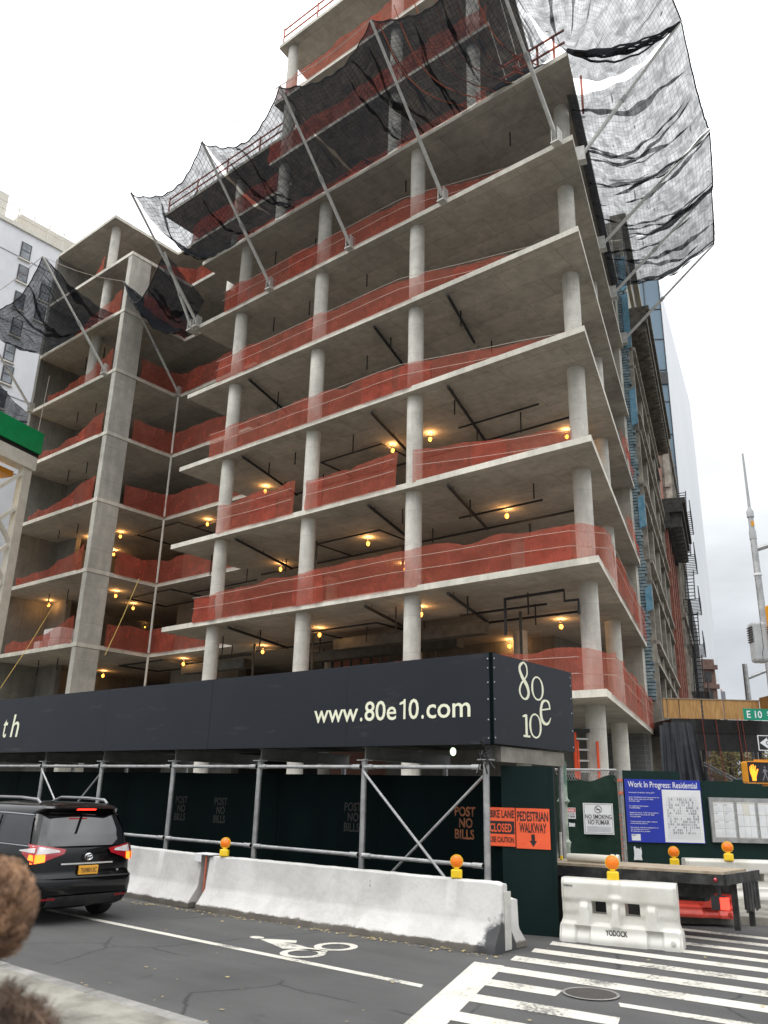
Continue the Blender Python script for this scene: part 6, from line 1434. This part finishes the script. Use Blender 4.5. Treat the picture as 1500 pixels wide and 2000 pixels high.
    for (x, dep, lab) in ((1432, 52, 'half bare autumn tree behind the scrim, left one'), (1463, 58, 'half bare autumn tree behind the one way sign')):
        b0 = ond(x, 1560, dep); b0.z = 0; t = empty('street_tree', tuple(b0), lab, 'tree'); rnd = random.Random(x)
        m = MB().tube([b0, b0+Vector((.1, .1, 2.4)), b0+Vector((-.1, .1, 5.2))], [.2, .15, .06], 8); tips = []
        for i in range(16):
            z = rnd.uniform(1.8, 4.6); a = rnd.uniform(0, 6.28); L_ = rnd.uniform(1, 2.2); p = b0+Vector((0, 0, z)); q = p+Vector((cos(a)*L_, sin(a)*L_, L_*.8)); m.tube([p, p.lerp(q, .5)+Vector((0, 0, .1)), q], [.06, .04, .015], 5); tips.append(q)
        m.build('trunk', M['bark'], t)
        m = MB()
        for q in tips:
            for i in range(70):
                c = q + Vector((rnd.gauss(0, .5), rnd.gauss(0, .5), rnd.gauss(0, .4))); s = rnd.uniform(.06, .14); u = Vector((rnd.gauss(0, 1), rnd.gauss(0, 1), rnd.gauss(0, 1))).normalized(); v = u.orthogonal().normalized()
                m.add([c-u*s, c+v*s*.6, c+u*s, c-v*s*.6], [(0, 1, 2, 3)])
        m.build('crown', M['leaf'], t)
far()
# plywood topped gantry over the side street pavement, with scrim and tarp
def gantry():
    dep = 33.5; a = ond(1297, 1402, dep); b = ond(1487, 1403, dep); z0 = a.z; z1 = ond(1297, 1362, dep).z
    a = Vector((a.x, a.y, 0)); b = Vector((b.x, b.y, 0)); w = (b-a).normalized(); L_ = (b-a).length; W = wallM(a, w)
    e = empty('scaffold_gantry', tuple((a+b)/2), 'scaffold gantry over the side street pavement with a plywood parapet', 'scaffold')
    for i, (x0, x1) in enumerate(((0, .04), (.045, .165), (.17, .395), (.41, .625), (.63, 1.0))):
        MB().box((x0*L_, z0, -.03-.004*i), (x1*L_-.02, z1-.03, 0), W).build('plywood_panel', M['wood'], e)
    MB().box((-.02, z1-.029, -.08), (L_, z1+.01, .03), W).build('top_rail', M['deck'], e)
    c = b - w.cross(Vector((0, 0, 1)))*(-0) ; sN = w.cross(Vector((0, 0, 1)))
    c2 = b + sN*5.5; p = MB(); p.add([b+Vector((0, 0, z0)), c2+Vector((0, 0, z0)), c2+Vector((0, 0, z1+.1)), b+Vector((0, 0, z1+.1)), b+w*.03+Vector((0, 0, z0)), c2+w*.03+Vector((0, 0, z0)), c2+w*.03+Vector((0, 0, z1+.1)), b+w*.03+Vector((0, 0, z1+.1))], [(0,1,2,3),(7,6,5,4),(0,4,5,1),(1,5,6,2),(2,6,7,3),(3,7,4,0)]); p.build('side_parapet', M['wood'], e)
    MB().box((.3, z0-.55, -6), (L_+.5, z0-.02, -.05), W).build('deck_beam', M['iron'], e)
    MB().box((.3, z0-1.25, -.3), (L_, z0-.56, -.1), W).build('truss_beam', M['frame'], e)
    for x in (.28*L_, .40*L_, .98*L_): MB().cyl(W @ Vector((x, 0, -.3)), W @ Vector((x, z0-.5, -.3)), .07, 8).build('leg', M['frame'], e)
    for (x0, y0, x1, y1) in ((.38, .72, 1.0, .05), (.38, .66, 1.0, -.02), (.3, .05, 1.0, .62), (.3, -.02, 1.0, .55), (.4, .3, 1.0, .3)):
        zA = z0-1.2
        MB().cyl(W @ Vector((x0*L_, max(.1, 2.0 + y0*(zA-2)), -.2)), W @ Vector((x1*L_, max(.1, 2.0 + y1*(zA-2)), -.2)), .045, 6).build('brace', M['steel'], e)
    m = MB().tube([W @ Vector((.78*L_, 3.0, -.25)), W @ Vector((.78*L_, 3.8, -.25)), W @ Vector((.84*L_, 4.5, -.25))], .05, 6).build('hoop', M['iron'], e)
    def SQ(u, v): return W @ Vector((L_*(.32+.68*u), 1.2 + v*(z0-1.2), .05 + .05*sin(u*16) + .03*sin(u*37+v*4)))
    s = empty('scaffold_scrim', tuple(W @ Vector((L_*.7, 1.2, 0))), 'see-through dark scrim hung below the plywood parapet', 'scrim')
    MB().grid(SQ, 60, 8).build('netting', M['shednet'], s, smooth=True, angle=None)
    m = MB()
    for u in (.08, .30, .62, .70): m.tube([SQ(u, 1)+sN*.03, SQ(u+.03, .5)+sN*.03, SQ(u+.1, 0)+sN*.03], .016, 4)
    m.build('red_cord', noise_mat('red cord', (.25, .05, .04), (.32, .07, .05), 5, .8), s)
    # black tarp hanging in folds in front of the corner
    t0 = ond(1288, 1409, 30); t1 = ond(1356, 1409, 30); zt_ = t0.z; t0.z = 0; t1.z = 0; wl = (t1-t0).length; w2 = (t1-t0).normalized(); n2 = w2.cross(Vector((0, 0, 1)))
    def TQ(u, v):
        k = 1-v; sp = 1 + .42*k; x = wl*(u*sp - .09*k)
        f = sin(u*17+1.3)*.11 + sin(u*31+v*2)*.06 + sin(u*53-v*3)*.03
        top = zt_ - .12*abs(sin(u*3.1+1.2))*(1 if u < .12 or u > .9 else .15)
        return t0 + w2*x + n2*(f*(.25+.9*k) - .1) + Vector((0, 0, top*v + 1.0*k))
    tp_ = empty('tarp', tuple(TQ(.5, 0)), 'black plastic tarp hanging in long folds beside the concrete frame', 'tarp')
    MB().grid(TQ, 110, 24).build('sheet', M['tarp'], tp_, smooth=True, angle=None)
gantry()
# ------------------------------------------------------------------ left: white apartment block and the lattice frame
def leftblock():
    X0 = -58
    e = empty('apartment_block', (-66, 26, 0), 'white plastered apartment block with small dark windows at the upper left', 'building')
    ztop = 43.6
    MB().box((-78, 16, 0), (X0, 27.0, ztop), None).build('wall', M['wplaster'], e)
    MB().box((-78, 27.01, 0), (X0-1.0, 40, ztop-1.2), None).build('wall', M['wplaster'], e)
    MB().box((-78.1, 16, ztop), (X0+.15, 27.1, ztop+.35)).build('parapet', M['wtrim'], e)
    m = MB()
    for i in range(9): y = 16.5 + i*1.3; m.cyl((X0+.05, y, ztop+.35), (X0+.05, y, ztop+1.7), .05, 5)
    for h in (1.0, 1.7): m.tube([(X0+.05, 16, ztop+h), (X0+.05, 27, ztop+h)], .04, 5)
    m.build('railing', M['wtrim'], e)
    MB().box((-72, 24.0, ztop+.36), (X0-2.0, 39, ztop+2.9)).build('penthouse', noise_mat('cream penthouse', (.56, .52, .44), (.66, .62, .54), 1, .8), e)
    MB().box((-64, 20.2, ztop+.36), (X0-1.5, 22.6, ztop+3.6)).build('bulkhead', M['wtrim'], e)
    m = MB().box((-61, 21, ztop+3.61), (-60.4, 21.6, ztop+5.6)); m.build('roof_vent', M['wtrim'], e)
    for i, (px, py) in enumerate(((50, 492), (44, 536), (97, 517), (37, 588), (87, 573), (78, 612), (32, 640), (110, 640), (18, 689), (14, 732), (0, 778), (8, 845), (0, 870))):
        p = onx(px, py, X0 if px < 92 else X0-1.0); xx = p.x
        m = MB().box((xx+.0, p.y-.42, p.z-.75), (xx+.06, p.y+.42, p.z+.75)); f = m.build('window', M['frame'], e); MB().box((xx, p.y-.5, p.z-.86), (xx+.16, p.y+.5, p.z-.755)).build('sill', M['wtrim'], f)
        MB().box((xx+.061, p.y-.33, p.z-.64), (xx+.07, p.y+.33, p.z-.04)).box((xx+.061, p.y-.33, p.z+.06), (xx+.07, p.y+.33, p.z+.66)).build('pane', M['pane'], f)
    for z in (41.2, 35.4, 29.5, 23.6): MB().box((X0, 16, z), (X0+.04, 27, z+.07)).build('string_course', M['gtext'], e)
leftblock()
def lattice():
    q = ony(50, 916, 19.6); ztop = q.z; base = Vector((q.x, q.y, 0)); d = -DR; n = NN
    e = empty('lattice_frame', tuple(base), 'cream steel lattice frame with a bright green roof band at the left edge', 'steel frame')
    def fb(m, a0, a1, b0, b1, z0, z1):
        return m.add([base + d*a + n*b + Vector((0, 0, z)) for z in (z0, z1) for a, b in ((a0, b0), (a1, b0), (a1, b1), (a0, b1))], [(0,3,2,1),(4,5,6,7),(0,1,5,4),(1,2,6,5),(2,3,7,6),(3,0,4,7)])
    fb(MB(), -.28, .28, -.2, .2, 0, ztop).build('post', M['creamsteel'], e)
    fb(MB(), -.42, 8, -.5, .3, ztop, ztop+.75).build('roof_beam', M['creamsteel'], e)
    fb(MB(), -.55, 8, -.3, .35, ztop+1.0, ztop+2.25).build('green_band', M['brightgreen'], e); fb(MB(), -.5, 8, -.4, .25, ztop+.752, ztop+.998).build('shadow_bar', M['blackpaint'], e)  # solid black bar paints in the shade under the green band
    fb(MB(), .3, 8, -3.6, -.5, ztop-.5, ztop-.2).build('canopy', M['sigyellow'], e)
    fb(MB(), .5, 8, -1.5, -1.3, ztop-.62, ztop-.51).build('tube_lamp', emit('tube lamp', (1, .75, .3), 4), e)
    m = MB()
    for k in range(7):
        z = ztop - .3 - k*2.0
        for a0, z0, a1, z1 in ((0.2, z, 4.2, z-4.0), (.2, z-4.0, 4.2, z)):
            m.tube([base+d*a0+n*.02+Vector((0, 0, z0)), base+d*a1+n*(.02 if a1 > a0 else .1)+Vector((0, 0, z1))], .13, 4)
    m.build('lattice', M['creamsteel'], e)
    m = MB()
    for k in range(7):
        z = ztop - .3 - k*2.0
        m.tube([base+d*.2-n*2.6+Vector((0, 0, z)), base+d*4.2-n*2.6+Vector((0, 0, z-4))], .11, 4); m.tube([base+d*.2-n*2.6+Vector((0, 0, z-4)), base+d*4.2-n*2.6+Vector((0, 0, z))], .11, 4)
    m.build('rear_lattice', noise_mat('yellowed steel', (.5, .36, .12), (.62, .48, .22), 2, .6), e)
lattice()
